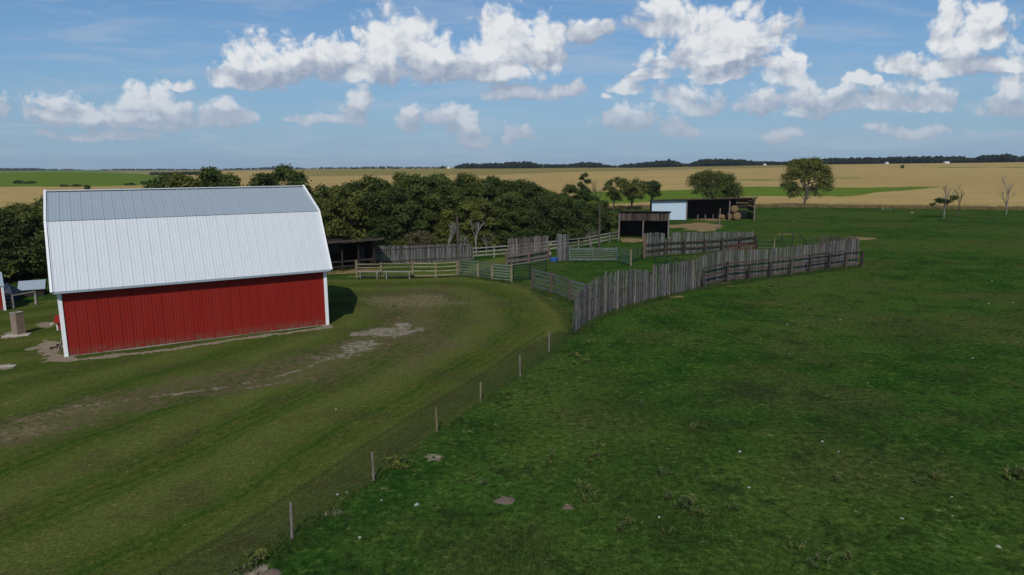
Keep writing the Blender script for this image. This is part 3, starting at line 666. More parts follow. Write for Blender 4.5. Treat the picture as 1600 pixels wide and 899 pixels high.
# inner plank fence with rails
t, lp, wp = fence('plank_fence', 'grey plank fence with two dark rails in front of the small wooden shed', [(1007, 402), (1039, 398.5), (1087, 396.5), (1130, 393), (1179, 388)])
hs = [hgt(a, y) for a, y in zip(wp, [364, 364, 364, 363, 362])]
mb = MB(); boards(mb, [lp[0], lp[1]], [hs[0], hs[1]], .14, .04, .03, .15, .09, 0, .03); boards(mb, [lp[1], lp[1].lerp(lp[2], .22)], [hs[1] - .9, hs[1] - .7], .2, .1, .03, .15, .2, 0, .15); boards(mb, [lp[1].lerp(lp[2], .22), lp[2], lp[3], lp[4]], hs[1:], .14, .04, .03, .15, .10, 0, .02)
mb.build('plank_panel', M['board'], t); rails(t, lp, (.85, 1.65), .17, .06, M['rail_dark'], off=-.08)
for k, (px_, by) in enumerate(((1006, 403), (1039, 399), (1069, 398), (1101, 396), (1128, 394), (1155, 391), (1180, 388.5))):
    b = P(px_, by); mb = MB(); mb.post(b - wp[0] + Vector((0, -.1, 0)), 3.1 if k == 0 else 1.95, .34 if k == 0 else .3, .26); mb.build('post', M['rust_wood'] if k == 0 else M['rail_dark'], t)
pipe_gate('pipe_fence', 'low dark two-bar pipe panel right of the grey plank fence', (1183, 389), (1208, 389.5), 1.3, 3, 'pipe', 0)
b = P(1209, 390); mb = MB(); mb.tube([(0, 0, 0), (.03, 0, hgt(b, 373))], [.11, .10], 8); o = mb.build('fence_post', M['post_tan'], None); o.location = b
tag(o, 'lone pale post left of the arched pipe chute', 'post')
a, b = P(1212, 390), P(1256, 389); t = thing('cattle_chute', 'dark arched pipe cattle chute frame behind the railed windbreak', 'cattle chute', a); v = b - a; H_ = hgt(a, 363)
mb = MB(); mb.tube([(0, 0, 0), v * .04 + Vector((0, 0, H_ * .55)), v * .18 + Vector((0, 0, H_ * .88)), v * .36 + Vector((0, 0, H_)), v * .64 + Vector((0, 0, H_)), v * .84 + Vector((0, 0, H_ * .85)), v * .97 + Vector((0, 0, H_ * .5)), v], .05, 6); mb.build('arch', M['pipe'], t)
for f_ in (.2, .58):
    mb = MB(); mb.tube([v * f_, v * f_ + Vector((0, 0, H_ * .93))], .07, 6); mb.build('upright', M['rail_dark'], t)
for z in (.5, 1.0, 1.5):
    mb = MB(); mb.tube([Vector((0, 0, z)), v + Vector((0, 0, z))], .035, 6); mb.build('bar', M['pipe'], t)
pipe_gate('pipe_fence', 'long dark pipe panel between the arched chute and the short plank screen', (1258, 389), (1276, 388), 1.3, 3, 'pipe', 1)
# rusty steel lying against the fence
t = thing('harrow_frame', 'rusty red steel frame leaning against the inner plank fence', 'steel frame', P(1136, 399)); v = P(1178, 396) - P(1136, 399)
for k, (z0, z1) in enumerate(((.9, 1.0), (1.35, 1.15), (.5, .6))):
    mb = MB(); mb.tube([Vector((0, 0, z0)), v * .3 + Vector((0, .1, z1 + .25)), v + Vector((0, 0, z1))], .06, 6); mb.build('bar', M['rust'], t)
for f_ in (.0, .3, .65, 1.):
    mb = MB(); mb.tube([v * f_, v * f_ + Vector((.1, 0, 1.3))], .05, 6); mb.build('leg', M['rust'], t)

# poles
for px_, by, ty, lb in ((716, 431, 338, 'tall thin grey pole at the corner of the yard rail fence'), (936, 393, 320, 'tall thin grey pole beside the pale rail fence near the wooden shed')):
    b = P(px_, by); h_ = hgt(b, ty); mb = MB(); mb.tube([(0, 0, 0), (.03, 0, h_ * .5), (0, .02, h_)], [.15, .13, .10], 8); o = mb.build('utility_pole', M['bark'], None); o.location = b; tag(o, lb, 'pole')

# wire fence
t = thing('wire_fence', 'low wire fence on thin grey posts dividing the mown yard from the pasture', 'fence', P(456, 840))
fp = [P(a, b) for a, b in ((330, 926), (456, 840), (584, 752), (683, 676), (751, 630), (813, 588), (858, 551), (897, 521))]
fp[0] = fp[1] * 2 - fp[2] + Vector((-.1, -.35, 0)); fp = [fp[0] + (fp[0] - fp[1])] + fp
for a, ty in zip(fp, (0, 0, 785, 707, 637, 597, 555, 517, 0)):
    if a is fp[-1]: continue
    h_ = hgt(a, ty) if ty else 1.2; mb = MB(); mb.tube([a - t.location - Vector((0, 0, .1)), a - t.location + Vector((random.uniform(-.04, .04), random.uniform(-.03, .03), h_))], [.050, .042], 7); mb.build('post', M['post_tan'] if ty in (597, 637) else M['board_brown'], t)
for z in (.18, .42, .66, .90, 1.12):
    mb = MB()
    for a, b in zip(fp[:-1], fp[1:]):
        c_ = a.lerp(b, .5) - Vector((0, 0, .03)); mb.tube([a - t.location + Vector((0, 0, z)), c_ - t.location + Vector((0, 0, z)), b - t.location + Vector((0, 0, z))], .0022, 4)
    mb.build('wire', M['wire'], t)

# ------------------------------------------------------------------ benches
for x0, x1, lb in ((562, 591, 'left of two wooden benches, with a pale plank top, by the yard rail fence'), (602, 642, 'right and longer of two wooden benches, darker, by the yard rail fence')):
    a, b = P(x0, 436.3), P(x1, 436.3); t = thing('bench', lb, 'bench', a); v = b - a; d = v.normalized(); n = Vector((-d.y, d.x, 0))
    mb = MB()
    for k in range(3): mb.bar(-d * .25 + n * k * .17 + Vector((0, 0, .78)), v + d * .25 + n * k * .17 + Vector((0, 0, .78)), .15, .05)
    mb.build('seat', M['rail_pale'], t)
    for f_ in (0.05, .95):
        for k in (0, .36):
            mb = MB(); mb.bar(v * f_ + n * k, v * f_ + n * k + Vector((0, 0, .75)), .13, .10); mb.build('leg', M['rail_pale'], t)
    mb = MB(); mb.bar(v * .05 + n * .18 + Vector((0, 0, .3)), v * .95 + n * .18 + Vector((0, 0, .3)), .05, .12); mb.build('stretcher', M['board_dark'], t)

# blue tub, white insulators
t = thing('tub', 'blue plastic stock tub on the grass between the plank fence and the plank panel', 'tub', P(865, 409.5))
mb = MB(); n = 20; prof = [(.42, 0), (.52, .48), (.57, .5), (.50, .5), (.42, .12), (0.02, .1)]; vs = []; fs = []
for r_, z in prof:
    for k in range(n): a_ = 2 * math.pi * k / n; vs.append((r_ * math.cos(a_), r_ * math.sin(a_), z))
for i in range(len(prof) - 1):
    for k in range(n): fs.append((i * n + k, i * n + (k + 1) % n, (i + 1) * n + (k + 1) % n, (i + 1) * n + k))
mb.add(vs, fs); mb.build('tub_body', M['blue'], t)
mb = MB(); mb.tube([(.5, 0, .42), (.68, 0, .5), (.5, 0, .46)], .03, 6); mb.build('handle', M['blue'], t)
def rock(name, p, s, m, label, cat, group=None, flat_=.6):
    mb = MB(); import bmesh; bm = bmesh.new(); bmesh.ops.create_icosphere(bm, subdivisions=2, radius=1)
    sd = random.random() * 100
    for v_ in bm.verts:
        k = 1 + .35 * (float(vnoise(v_.co.x * 1.7 + sd, v_.co.y * 1.7 + v_.co.z * 2.1, 3)) - .5) * 2; v_.co = Vector((v_.co.x * k * s, v_.co.y * k * s * .8, max(v_.co.z, -.3) * k * s * flat_))
    me = bpy.data.meshes.new(name); bm.to_mesh(me); bm.free(); o = link(name, me, m); o.location = p; o.rotation_euler = (0, 0, random.random() * 6); tag(o, label, cat, group); return o
for x_, y_, z_, lb in ((856.5, 405.5, .75, 'lower white bucket hung at the end of the brown plank fence'), (857.5, 405.5, 2.0, 'upper white bucket hung at the end of the brown plank fence')):
    b = P(x_ + 3, y_); t = thing('bucket', lb, 'bucket', b + Vector((0, -.1, z_))); mb = MB(); mb.tube([(0, 0, -.15), (0, 0, .18)], [.13, .18], 12); mb.build('bucket_body', M['stone'], t)
    mb = MB(); mb.tube([(-.17, 0, .16), (-.1, 0, .3), (.1, 0, .3), (.17, 0, .16)], .012, 5); mb.build('handle', M['wire'], t)

# ------------------------------------------------------------------ sheds
def shed_frame(name, label, c0, c1, depth, hf, hb, cat='shed'):
    a, b = P(*c0), P(*c1); ang = math.atan2((b - a).y, (b - a).x); return thing(name, label, cat, a, ang), (b - a).length
def plank_wall(pts, h0, h1, name, m, root, wd=.25, gap=.015):
    a, b = map(Vector, pts); d = (b - a).normalized(); n = Vector((-d.y, d.x, 0)) * .05; mb = MB()
    mb.prism([a - n, b - n, b - n + Vector((0, 0, h1)), a - n + Vector((0, 0, h0))], n * 2); return mb.build(name, m, root)
# dark lean-to behind the barn
t, L = shed_frame('lean_to_shed', 'dark open-fronted low lean-to shed half hidden behind the right end of the red barn', (455, 431), (586, 419), 6, 0, 0)
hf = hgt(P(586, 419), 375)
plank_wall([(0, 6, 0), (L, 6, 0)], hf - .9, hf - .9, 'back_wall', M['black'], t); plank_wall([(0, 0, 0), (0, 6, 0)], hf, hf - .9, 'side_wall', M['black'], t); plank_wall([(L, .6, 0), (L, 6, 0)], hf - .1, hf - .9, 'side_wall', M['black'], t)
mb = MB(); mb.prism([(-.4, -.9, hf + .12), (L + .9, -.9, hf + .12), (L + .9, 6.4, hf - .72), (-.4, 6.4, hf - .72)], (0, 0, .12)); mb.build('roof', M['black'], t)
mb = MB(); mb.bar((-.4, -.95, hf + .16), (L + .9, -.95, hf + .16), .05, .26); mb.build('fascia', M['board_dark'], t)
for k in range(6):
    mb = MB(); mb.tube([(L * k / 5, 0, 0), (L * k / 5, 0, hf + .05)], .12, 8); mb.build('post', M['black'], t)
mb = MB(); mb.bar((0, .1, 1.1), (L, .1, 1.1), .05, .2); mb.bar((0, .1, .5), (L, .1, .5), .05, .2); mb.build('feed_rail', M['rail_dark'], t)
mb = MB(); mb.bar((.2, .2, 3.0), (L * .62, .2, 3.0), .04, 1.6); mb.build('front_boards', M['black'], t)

# small wooden shed
t, L = shed_frame('wooden_shed', 'small open-fronted wooden shed with a flat roof and brown plank fascia', (967, 372.8), (1044, 374), 5, 0, 0)
h1 = hgt(P(967, 372.8), 331)
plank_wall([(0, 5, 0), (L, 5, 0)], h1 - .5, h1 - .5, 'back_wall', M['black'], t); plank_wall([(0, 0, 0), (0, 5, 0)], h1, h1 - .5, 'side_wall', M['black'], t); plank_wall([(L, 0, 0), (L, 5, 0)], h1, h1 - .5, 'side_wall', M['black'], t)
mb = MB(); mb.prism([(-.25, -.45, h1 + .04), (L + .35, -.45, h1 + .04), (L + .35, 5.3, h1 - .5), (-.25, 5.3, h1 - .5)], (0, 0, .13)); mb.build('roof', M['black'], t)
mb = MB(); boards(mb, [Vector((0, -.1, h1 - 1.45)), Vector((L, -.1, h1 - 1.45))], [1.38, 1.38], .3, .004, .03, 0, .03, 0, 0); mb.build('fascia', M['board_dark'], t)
for x_ in (0.02, L * .49, L - .02):
    mb = MB(); mb.post((x_, -.02, 0), h1, .2, .2); mb.build('post', M['board_brown'], t)
# hay shed
t, L = shed_frame('hay_shed', 'long flat-roofed hay shed with a pale metal wall on its left half', (1018, 343.8), (1178, 344.6), 8, 0, 0)
hl, hr = hgt(P(1018, 343.8), 313.5), hgt(P(1178, 344.6), 309.5); LW = L * .345; D = 8
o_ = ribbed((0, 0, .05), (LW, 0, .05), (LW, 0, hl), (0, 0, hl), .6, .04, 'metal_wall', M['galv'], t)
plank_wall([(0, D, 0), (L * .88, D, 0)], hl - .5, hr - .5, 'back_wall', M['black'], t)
mb = MB()
for z in (.3, .85, 1.4, 2.5, 3.1, 3.7, 4.2): mb.bar((L * .88, D, z), (L, D, z), .04, .5)
mb.build('slatted_back_wall', M['rail_pale'], t)
mb = MB()
for z in (.3, .8, 1.3, 2.1, 2.6, 3.3, 3.8, 4.3): mb.bar((L, 0, z), (L, D, z), .04, .45)
mb.build('slatted_side_wall', M['board_dark'], t)
plank_wall([(.03, .05, 0), (.03, D, 0)], hl, hl - .5, 'side_wall', M['black'], t)
plank_wall([(LW, .2, 0), (LW, D, 0)], hl, hl - .5, 'partition', M['black'], t)
mb = MB(); mb.prism([(-.3, -.6, hl + .05), (L + .4, -.6, hr + .05), (L + .4, D + .4, hr - .48), (-.3, D + .4, hl - .48)], (0, 0, .12)); mb.build('roof', M['tin_dark'], t)
mb = MB(); mb.bar((-.3, -.63, hl + .06), (L + .4, -.63, hr + .06), .05, .28); mb.build('fascia', M['rail_dark'], t)
for f_ in (.345, .76, 1.0):
    mb = MB(); mb.tube([(L * f_, -.03, 0), (L * f_, -.03, hr)], .15, 8); mb.build('post', M['board_brown'], t)
HS = t; HA, HANG = Vector(t.location), t.rotation_euler.z
def hay(x, y, z, r, ln, label, yaw=0):
    t = thing('hay_bale', label, 'hay bale', HA + Matrix.Rotation(HANG, 3, 'Z') @ Vector((x, y, z)), HANG + yaw, 'round hay bales stored in the hay shed'); mb = MB(); n = 28; vs = []; fs = []
    rings = [(-.5, .02), (-.5, .88), (-.46, .98), (-.2, 1.02), (.1, 1.0), (.35, 1.02), (.46, .97), (.5, .88), (.5, .02)]
    for yy, rr_ in rings:
        for k in range(n): a_ = 2 * math.pi * k / n; q_ = r * rr_ * (1 + random.uniform(-.02, .02)); vs.append((q_ * math.cos(a_), yy * ln, r + q_ * math.sin(a_) * .96))
    for i in range(len(rings) - 1):
        for k in range(n): fs.append((i * n + k, i * n + (k + 1) % n, (i + 1) * n + (k + 1) % n, (i + 1) * n + k))
    fs.append(tuple(range(n))); fs.append(tuple((len(rings) - 1) * n + k for k in range(n))); mb.add(vs, fs); o = mb.build('bale_roll', M['hay'], t, True)
    mb = MB()
    for rr_ in (.85, .6, .35):
        mb.tube([(r * rr_ * math.cos(a_), -.5 * ln - .02, r + r * rr_ * .96 * math.sin(a_)) for a_ in np.linspace(0, 6.28, 22)], .012, 4)
    mb.build('coil', M['hay'], t)
hay(L * .84, .9, 0, .85, 1.4, 'lower right round hay bale at the open side of the hay shed')
hay(L * .795, 2.2, 0, .85, 1.4, 'lower round hay bale just right of the hay shed middle post')
hay(L * .815, 1.4, 1.62, .8, 1.4, 'top round hay bale of the stack in the hay shed')
hay(L * .70, 1.8, 0, .6, 1.2, 'small round hay bale left of the hay shed middle post', .5)
for k, (px_, by, ty) in enumerate(((1090, 344, 336), (1102, 345, 335.5), (1114, 345, 335), (1123.5, 358, 325.5))):
    b = P(px_, by); mb = MB(); mb.tube([(0, 0, 0), (random.uniform(-.1, .1), 0, hgt(b, ty))], [.12, .10], 7); o = mb.build('fence_post', M['board_brown'], None); o.location = b
    tag(o, ('short leftmost post in front of the hay shed', 'second short post in front of the hay shed', 'third short leaning post in front of the hay shed', 'tallest post, at the right edge of the straw patch')[k], 'post', 'posts in front of the hay shed')

# ------------------------------------------------------------------ yard objects at far left
def small_house(name, label, base, ang, L, D, h, rh, wallm, roofm, trim=True, cat='shed'):
    t = thing(name, label, cat, base, ang); mb = MB(); mb.prism([(0, 0, 0), (L, 0, 0), (L, D, 0), (0, D, 0)], (0, 0, h)); mb.prism([(0.01, 0.01, h), (0.01, D - .01, h), (0.01, D / 2, h + rh)], (L - .02, 0, 0)); mb.build('wall', wallm, t)
    for y0, s in ((-.15, 1), (D + .15, -1)):
        mb = MB(); ze = h - .15 * rh / (D / 2)
        a_ = [(-.15, y0, ze), (L + .15, y0, ze), (L + .15, D / 2, h + rh), (-.15, D / 2, h + rh)]; mb.prism([(x, y, z + .02) for x, y, z in a_], (0, 0, .05)); mb.build('roof', roofm, t)
    if trim:
        for x0 in (0, L):
            for y0 in (0, D): mb = MB(); mb.post((x0, y0, 0), h - .02, .18 if L > 2 else .07); mb.build('corner_trim', M['white'], t)
    return t
b = P(8, 485); t = small_house('garden_shed', 'small red shed with white corners and blue grey roof at the left edge', b - Vector((math.cos(.66), math.sin(.66), 0)) * 4.6, .66, 4.6, 3.6, 2.15, .9, M['red'], M['roof_galv'])
mb = MB(); mb.prism([(1.8, -.05, .05), (2.7, -.05, .05), (2.7, -.05, 1.95), (1.8, -.05, 1.95)], (0, .04, 0)); mb.build('door', M['white'], t)
b = P(19, 466); t = small_house('low_shed', 'low dark shed with a shiny galvanised roof under the trees behind the board fence', b + Vector((.5, .4, 0)), .50, 1.9, 2.4, .7, .62, M['black'], M['roof_galv'], False)
M['tarp'] = paint('dark_tarp', (.012, .02, .04), .6, .3, .2, (.02, .02, .03))
rock('tarp_pile', P(14, 468), 1.15, M['tarp'], 'dark blue tarp-covered pile between the small red shed and the low shed', 'tarp pile', None, 1.1)
t, lp, wp = fence('board_fence', 'short weathered board fence beside the small red shed', [(-14, 483), (21.6, 482), (57, 476)])
posts(t, [(a, hgt(b_, y)) for a, b_, y in zip(lp, wp, [461, 461, 458])], M['rail_pale'], .17)
rails(t, [lp[0], lp[1]], (.3, .62, .95, 1.25), .13, .04, M['rail_pale'], off=-.1); rails(t, [lp[1], lp[2]], (1.2,), .14, .04, M['rail_pale'], off=-.1)
b = P(30, 523); t = thing('brick_pillar', 'narrow old brick pillar with a pale cap rim standing on the lawn', 'brick pillar', b, math.radians(-20)); hb = hgt(b, 489)
mb = MB(); w0, w1 = .31, .29; mb.add([(-w0, -w0, 0), (w0, -w0, 0), (w0, w0, 0), (-w0, w0, 0), (-w1, -w1, hb), (w1, -w1, hb), (w1, w1, hb), (-w1, w1, hb)], [(0, 1, 5, 4), (1, 2, 6, 5), (2, 3, 7, 6), (3, 0, 4, 7), (4, 5, 6, 7)]); mb.build('shaft', M['brick'], t)
mb = MB()
for a_, c_ in (((-w1, -w1), (w1, -w1)), ((w1, -w1), (w1, w1)), ((w1, w1), (-w1, w1)), ((-w1, w1), (-w1, -w1))): mb.bar((*a_, hb + .03), (*c_, hb + .03), .07, .06)
mb.build('cap_rim', M['stone'], t)
for x_, y_, w_, d_, lb in ((27, 524.5, 1.7, .8, 'pale concrete slab under the brick pillar'), (6, 574, 1.3, .5, 'pale concrete slab lying in the grass at the left edge')):
    mb = MB(); mb.prism([(-w_ / 2, -d_ / 2, 0), (w_ / 2, -d_ * .42, 0), (w_ * .47, d_ / 2, 0), (-w_ * .45, d_ * .4, 0)], (0, 0, .07)); o = mb.build('concrete_slab', M['concrete'], None); o.location = P(x_, y_); o.rotation_euler = (0, 0, .25); tag(o, lb, 'slab')
b = P(90, 516.5); t = small_house('doghouse', 'little red doghouse with white trim peeking out behind the barn corner', b, math.radians(25), 1.1, 1.0, .65, .35, M['red'], M['red'], True, 'doghouse')
mb = MB(); mb.prism([(.3, -.02, 0.02), (.75, -.02, 0.02), (.75, -.02, .45), (.525, -.02, .55), (.3, -.02, .45)], (0, .03, 0)); mb.build('doorway_shade_panel', M['black'], t)  # black panel on the solid wall, shade of the opening painted in
rock('boulder', P(83.5, 508), .26, M['stone'], 'rounded tan boulder beside the doghouse', 'boulder', None, .8)
mb = MB(); mb.bar((0, 0, 0), (.28, .5, 1.35), .14, .04, Vector((1, 0, 0))); o = mb.build('leaning_plank', M['rail_pale'], None); o.location = P(92, 547); tag(o, 'pale plank leaning on the left end of the barn', 'plank')
for x_, y_, lb in ((86, 545, 'dark scrap of tyre rubber on the dirt by the barn corner'), (96, 540, 'flattened dark rubber mat against the barn end')):
    mb = MB(); mb.tube([(.3 * math.cos(a_), .2 * math.sin(a_), .05) for a_ in np.linspace(0, 4.5, 12)], .05, 6); o = mb.build('rubber_scrap', M['black'], None); o.location = P(x_, y_); tag(o, lb, 'scrap')

# ------------------------------------------------------------------ trees
def crown_mesh(name, seed, lobes, nleaf, size, mat, shell=.55, squash=.85):
    r = np.random.default_rng(seed); lobes = np.array(lobes, float); wts = lobes[:, 3] ** 2; wts /= wts.sum()
    # every lobe carries many small twig clumps, leaves gather round clump centres
    nc = max(12, nleaf // 22); li = r.choice(len(lobes), nc, p=wts); d = r.normal(size=(nc, 3)); d /= np.linalg.norm(d, axis=1)[:, None]; d[:, 2] = np.where(d[:, 2] < -.35, -d[:, 2], d[:, 2])
    rad = lobes[li, 3] * (shell + (1.12 - shell) * r.random(nc) ** .6); cc = lobes[li, :3] + d * rad[:, None] * np.array([1, 1, squash])
    ci = r.integers(0, nc, nleaf); cs = lobes[li, 3].mean() * .22
    p = cc[ci] + r.normal(size=(nleaf, 3)) * cs * np.array([1, 1, .7])
    nrm = d[ci] * .7 + r.normal(size=(nleaf, 3)) * .75 + np.array([0, 0, .35]); nrm /= np.linalg.norm(nrm, axis=1)[:, None]
    t1 = np.cross(nrm, r.normal(size=(nleaf, 3))); t1 /= np.linalg.norm(t1, axis=1)[:, None]; t2 = np.cross(nrm, t1)
    s = size * (.6 + .8 * r.random(nleaf))[:, None]
    v = np.stack([p - t1 * s, p - t2 * s * .55 + nrm * s * .15, p + t1 * s, p + t2 * s * .55 + nrm * s * .15], 1).reshape(-1, 3)
    return np_mesh(name, v, np.arange(nleaf * 4).reshape(-1, 4), [mat])
def trunk_mb(seed, h, r0, lobes, lean=0.0, n=8):
    rd = random.Random(seed); mb = MB(); pts = [Vector((0, 0, -.3))]
    for i in range(1, 6): pts.append(Vector((lean * i / 5 + rd.uniform(-.12, .12) * h * .06, rd.uniform(-.12, .12) * h * .06, h * .62 * i / 5)))
    mb.tube(pts, [r0 * 1.25, r0, r0 * .85, r0 * .72, r0 * .55, r0 * .4], n)
    for lb in lobes:
        a = pts[rd.choice((1, 2, 3, 4))]; b = Vector(lb[:3]); m_ = a.lerp(b, .5) + Vector((rd.uniform(-.3, .3), rd.uniform(-.3, .3), rd.uniform(-.1, .5)))
        mb.tube([a, m_, b, b + (b - m_) * .4], [r0 * .5, r0 * .32, r0 * .18, r0 * .06], 6)
    return mb
def mk_lobes(seed, h, w_, n, low=.25):
    rd = random.Random(seed); L_ = []
    for i in range(n):
        f = (i + .5) / n; z = h * (low + (0.93 - low) * f); prof = math.sin(math.pi * min(1, .18 + .78 * (1 - f))) ** .7; a = i * 2.4 + rd.random(); rr_ = w_ * prof * rd.uniform(.35, .8)
        L_.append((rr_ * math.cos(a), rr_ * math.sin(a), z - w_ * .15, w_ * rd.uniform(.36, .55) * (1 - .35 * f)))
    return L_
PROTO = []
for k in range(8):
    h = (8.2, 9.2, 7.4, 9.8, 8.6, 7.8, 9.0, 8.0)[k]; w_ = (3.2, 3.0, 3.5, 3.3, 2.8, 3.6, 3.2, 3.0)[k]; lb = mk_lobes(100 + k, h, w_, 11, .16)
    t = thing('leafy_tree', '', 'tree'); crown = link('crown', crown_mesh('crown', 200 + k, lb, 13500, .145, M['leaf_bright'] if k == 6 else M['leaf']), None, t); trunk_mb(k, h, .17, lb).build('trunk', M['bark'], t)
    PROTO.append((t, h))
rowpts = [P(-420, 470), P(-100, 452), P(0, 444), P(80, 434), P(300, 420), P(520, 406), P(740, 395), P(850, 384), P(935, 371), P(958, 366)]
RL = plen(rowpts); used = set(); ntree = 0; random.seed(2024)
# rows of the shelterbelt, front to back, with heights read off the crown line
topx = [-400, 0, 40, 75, 180, 232, 250, 330, 350, 450, 475, 520, 600, 680, 760, 830, 900, 960, 1000]; topy = [310, 315, 306, 322, 312, 290, 264, 261, 266, 261, 284, 282, 274, 268, 276, 270, 265, 290, 300]
def xpix(p): q_ = MRT @ (Vector(p) - Vector((0, 0, CH))); return 800 + FPX * q_.x / -q_.z
for row, (off, sp, hk) in enumerate(((2.2, 3.6, .70), (6.5, 4.4, .90), (11.5, 4.6, 1.0), (17, 5.0, 1.02), (23, 6, 1.0))):
    s = random.uniform(0, 2)
    while s < RL:
        p, d = along(rowpts, s); n = Vector((-d.y, d.x, 0)); q_ = p + n * (off + random.uniform(-1.4, 1.4)) + d * random.uniform(-1, 1); px_ = xpix(q_)
        s += sp * random.uniform(.75, 1.3)
        if row < 2 and 150 < px_ < 430: continue
        if px_ > 975 - row * 4 or (px_ < 600 and row == 0 and px_ > 470): continue
        target = hgt(q_, float(np.interp(px_, topx, topy))) * hk * random.uniform(.74, 1.06)
        k = random.choices(range(8), (3, 3, 3, 3, 3, 3, 1, 3))[0]
        t0, h0 = PROTO[k]
        t = t0 if k not in used else copy_tree(t0); used.add(k); sc = target / h0
        t.location = q_; t.rotation_euler = (0, 0, random.random() * 6.28); wsc = sc * random.uniform(.9, 1.15) if sc < 1.3 else 1.2; wsc = max(wsc, .85); t.scale = (wsc, wsc, sc)
        t['group'] = 'bushy trees of the shelterbelt'; ntree += 1
        where = 'left of the barn' if px_ < 75 else 'behind the barn roof' if px_ < 500 else 'above the lean-to shed' if px_ < 590 else 'behind the stockade fence' if px_ < 740 else 'behind the plank fence' if px_ < 880 else 'beside the tall pole near the wooden shed'
        depth = ('small front-row', 'second-row', 'middle-row', 'tall back-row', 'tall rearmost')[row]
        t['label'] = '%s %s shelterbelt tree, %s' % (depth, 'yellow green' if k == 6 else 'dark green', where)
for px_, off, ty in ((-8, 3, 330), (12, 8, 312), (30, 3, 325), (40, 12, 305), (52, 5, 315), (62, 14, 312), (78, 4, 325), (88, 9, 318), (112, 5, 330), (128, 12, 322), (20, 18, 306), (72, 20, 310)):
    q_ = P(px_, 441) + Vector((-.35, .94, 0)) * off; k = ntree % 6; t = copy_tree(PROTO[k][0]); sc = hgt(q_, ty) / PROTO[k][1]; t.location = q_; t.scale = (sc * 1.1, sc * 1.1, sc); t.rotation_euler = (0, 0, px_); ntree += 1
    t['group'] = 'bushy trees of the shelterbelt'; t['label'] = '%s dark green tree filling the shelterbelt beside the barn left end' % ('near' if off < 6 else 'middle' if off < 13 else 'tall rear')
# understorey shrubs along the foot of the belt
sp_l = [(.0, 0, .9, .9), (.8, .3, .7, .8), (-.7, -.2, .8, .85), (.2, -.6, 1.3, .7), (-.3, .6, 1.2, .7)]
sh0 = thing('shrub', '', 'shrub'); link('foliage', crown_mesh('foliage', 55, sp_l, 2600, .12, M['leaf']), None, sh0); mb = MB()
for k in range(5): mb.tube([(0, 0, -.1), (sp_l[k][0] * .6, sp_l[k][1] * .6, .5), sp_l[k][:3]], [.05, .035, .015], 5)
mb.build('stem', M['bark'], sh0)
first = True; s = 0
while s < RL:
    p, d = along(rowpts, s); n = Vector((-d.y, d.x, 0)); s += random.uniform(2.0, 3.6); px_ = xpix(p)
    if 130 < px_ < 600: continue
    t = sh0 if first else copy_tree(sh0); first = False; t.location = p + n * random.uniform(.6, 2.2); k = random.uniform(.9, 1.7); t.scale = (k, k, k * random.uniform(.9, 1.3)); t.rotation_euler = (0, 0, random.random() * 6)
    t['label'] = 'low dark shrub at the foot of the shelterbelt, ' + ('left of the barn' if px_ < 80 else 'behind the stockade fence' if px_ < 740 else 'behind the pale rail fence'); t['group'] = 'shrubs at the foot of the shelterbelt'

def single_tree(name, label, px_, by, ty, w_, mat, seed, nl=8000, size=.2, low=.3, nlobe=12, shell=.55, barkm='bark', lean=0.0, r0=.2, lobes=None, bz=None):
    b = PT(px_, by); h = hgt(b, ty); lb = lobes(h) if lobes else mk_lobes(seed, h, w_, nlobe, low)
    t = thing(name, label, 'tree', b); link('crown', crown_mesh('crown', seed, lb, nl, size, mat, shell), None, t); trunk_mb(seed, h, r0, lb, lean).build('trunk', M[barkm], t); return t
def lone(h): s = h / 13.; return [(x * s, y * s, z * s, r_ * s) for x, y, z, r_ in
    ((-2.6, 0, 10.6, 2.3), (-.6, .5, 11.0, 2.2), (1.8, 0, 11.0, 2.3), (-4.6, 0, 7.7, 1.9), (-4.3, .6, 5.4, 1.8), (-2.6, -1, 8.6, 2.0), (4.2, 0, 9.4, 2.3), (5.6, .5, 7.0, 2.1), (4.8, -.5, 4.8, 2.0), (2.4, -.8, 7.8, 1.9), (-2.4, 1.2, 4.0, 1.7), (-3.2, 0, 3.0, 1.2), (2.6, 1.8, 4.2, 1.3), (6.4, 0, 5.0, 1.2), (.4, 2.5, 8.5, 1.8), (3.6, 0, 3.2, 1.0), (-.4, -.5, 6.8, 1.0))]
single_tree('lone_tree', 'big broad-crowned tree standing alone at the edge of the wheat field', 1256, 323, 249, 0, M['leaf_bright'], 5, 17000, .22, lobes=lone, shell=.6, r0=.30, lean=1.2)
def rnd(h): s = h / 9.; return [(x * s, y * s, z * s, r_ * s) for x, y, z, r_ in
    ((-3.6, 0, 5.6, 2.0), (-4.6, 0, 6.6, 1.3), (-2.0, 0, 7.2, 1.9), (-.6, .4, 7.6, 1.2), (1.0, 0, 6.6, 2.1), (3.2, 0, 6.0, 2.3), (5.0, 0, 4.4, 1.9), (-2.4, 0, 4.0, 2.0), (1.6, -.6, 4.2, 2.5), (4.4, 0, 2.8, 1.9), (-.4, -1, 3.0, 2.0), (6.0, 0, 3.2, 1.2))]
single_tree('round_tree', 'dense rounded green tree growing right behind the hay shed', 1112, 325, 266, 0, M['leaf'], 6, 15000, .2, lobes=rnd, shell=.6, r0=.3)
single_tree('thin_tree', 'narrow leafy tree rising just past the right end of the shelterbelt', 959, 330, 272, 2.6, M['leaf'], 11, 5500, .18, .35, 9, r0=.16)
single_tree('spreading_tree', 'medium open-limbed tree behind the small wooden shed, left of its twin', 987, 328, 277, 4.0, M['leaf'], 12, 7500, .2, .42, 11, r0=.22)
single_tree('small_round_tree', 'small round-topped tree above the left end of the hay shed', 1018, 326, 281, 3.2, M['leaf'], 13, 6000, .19, .5, 9, r0=.2)
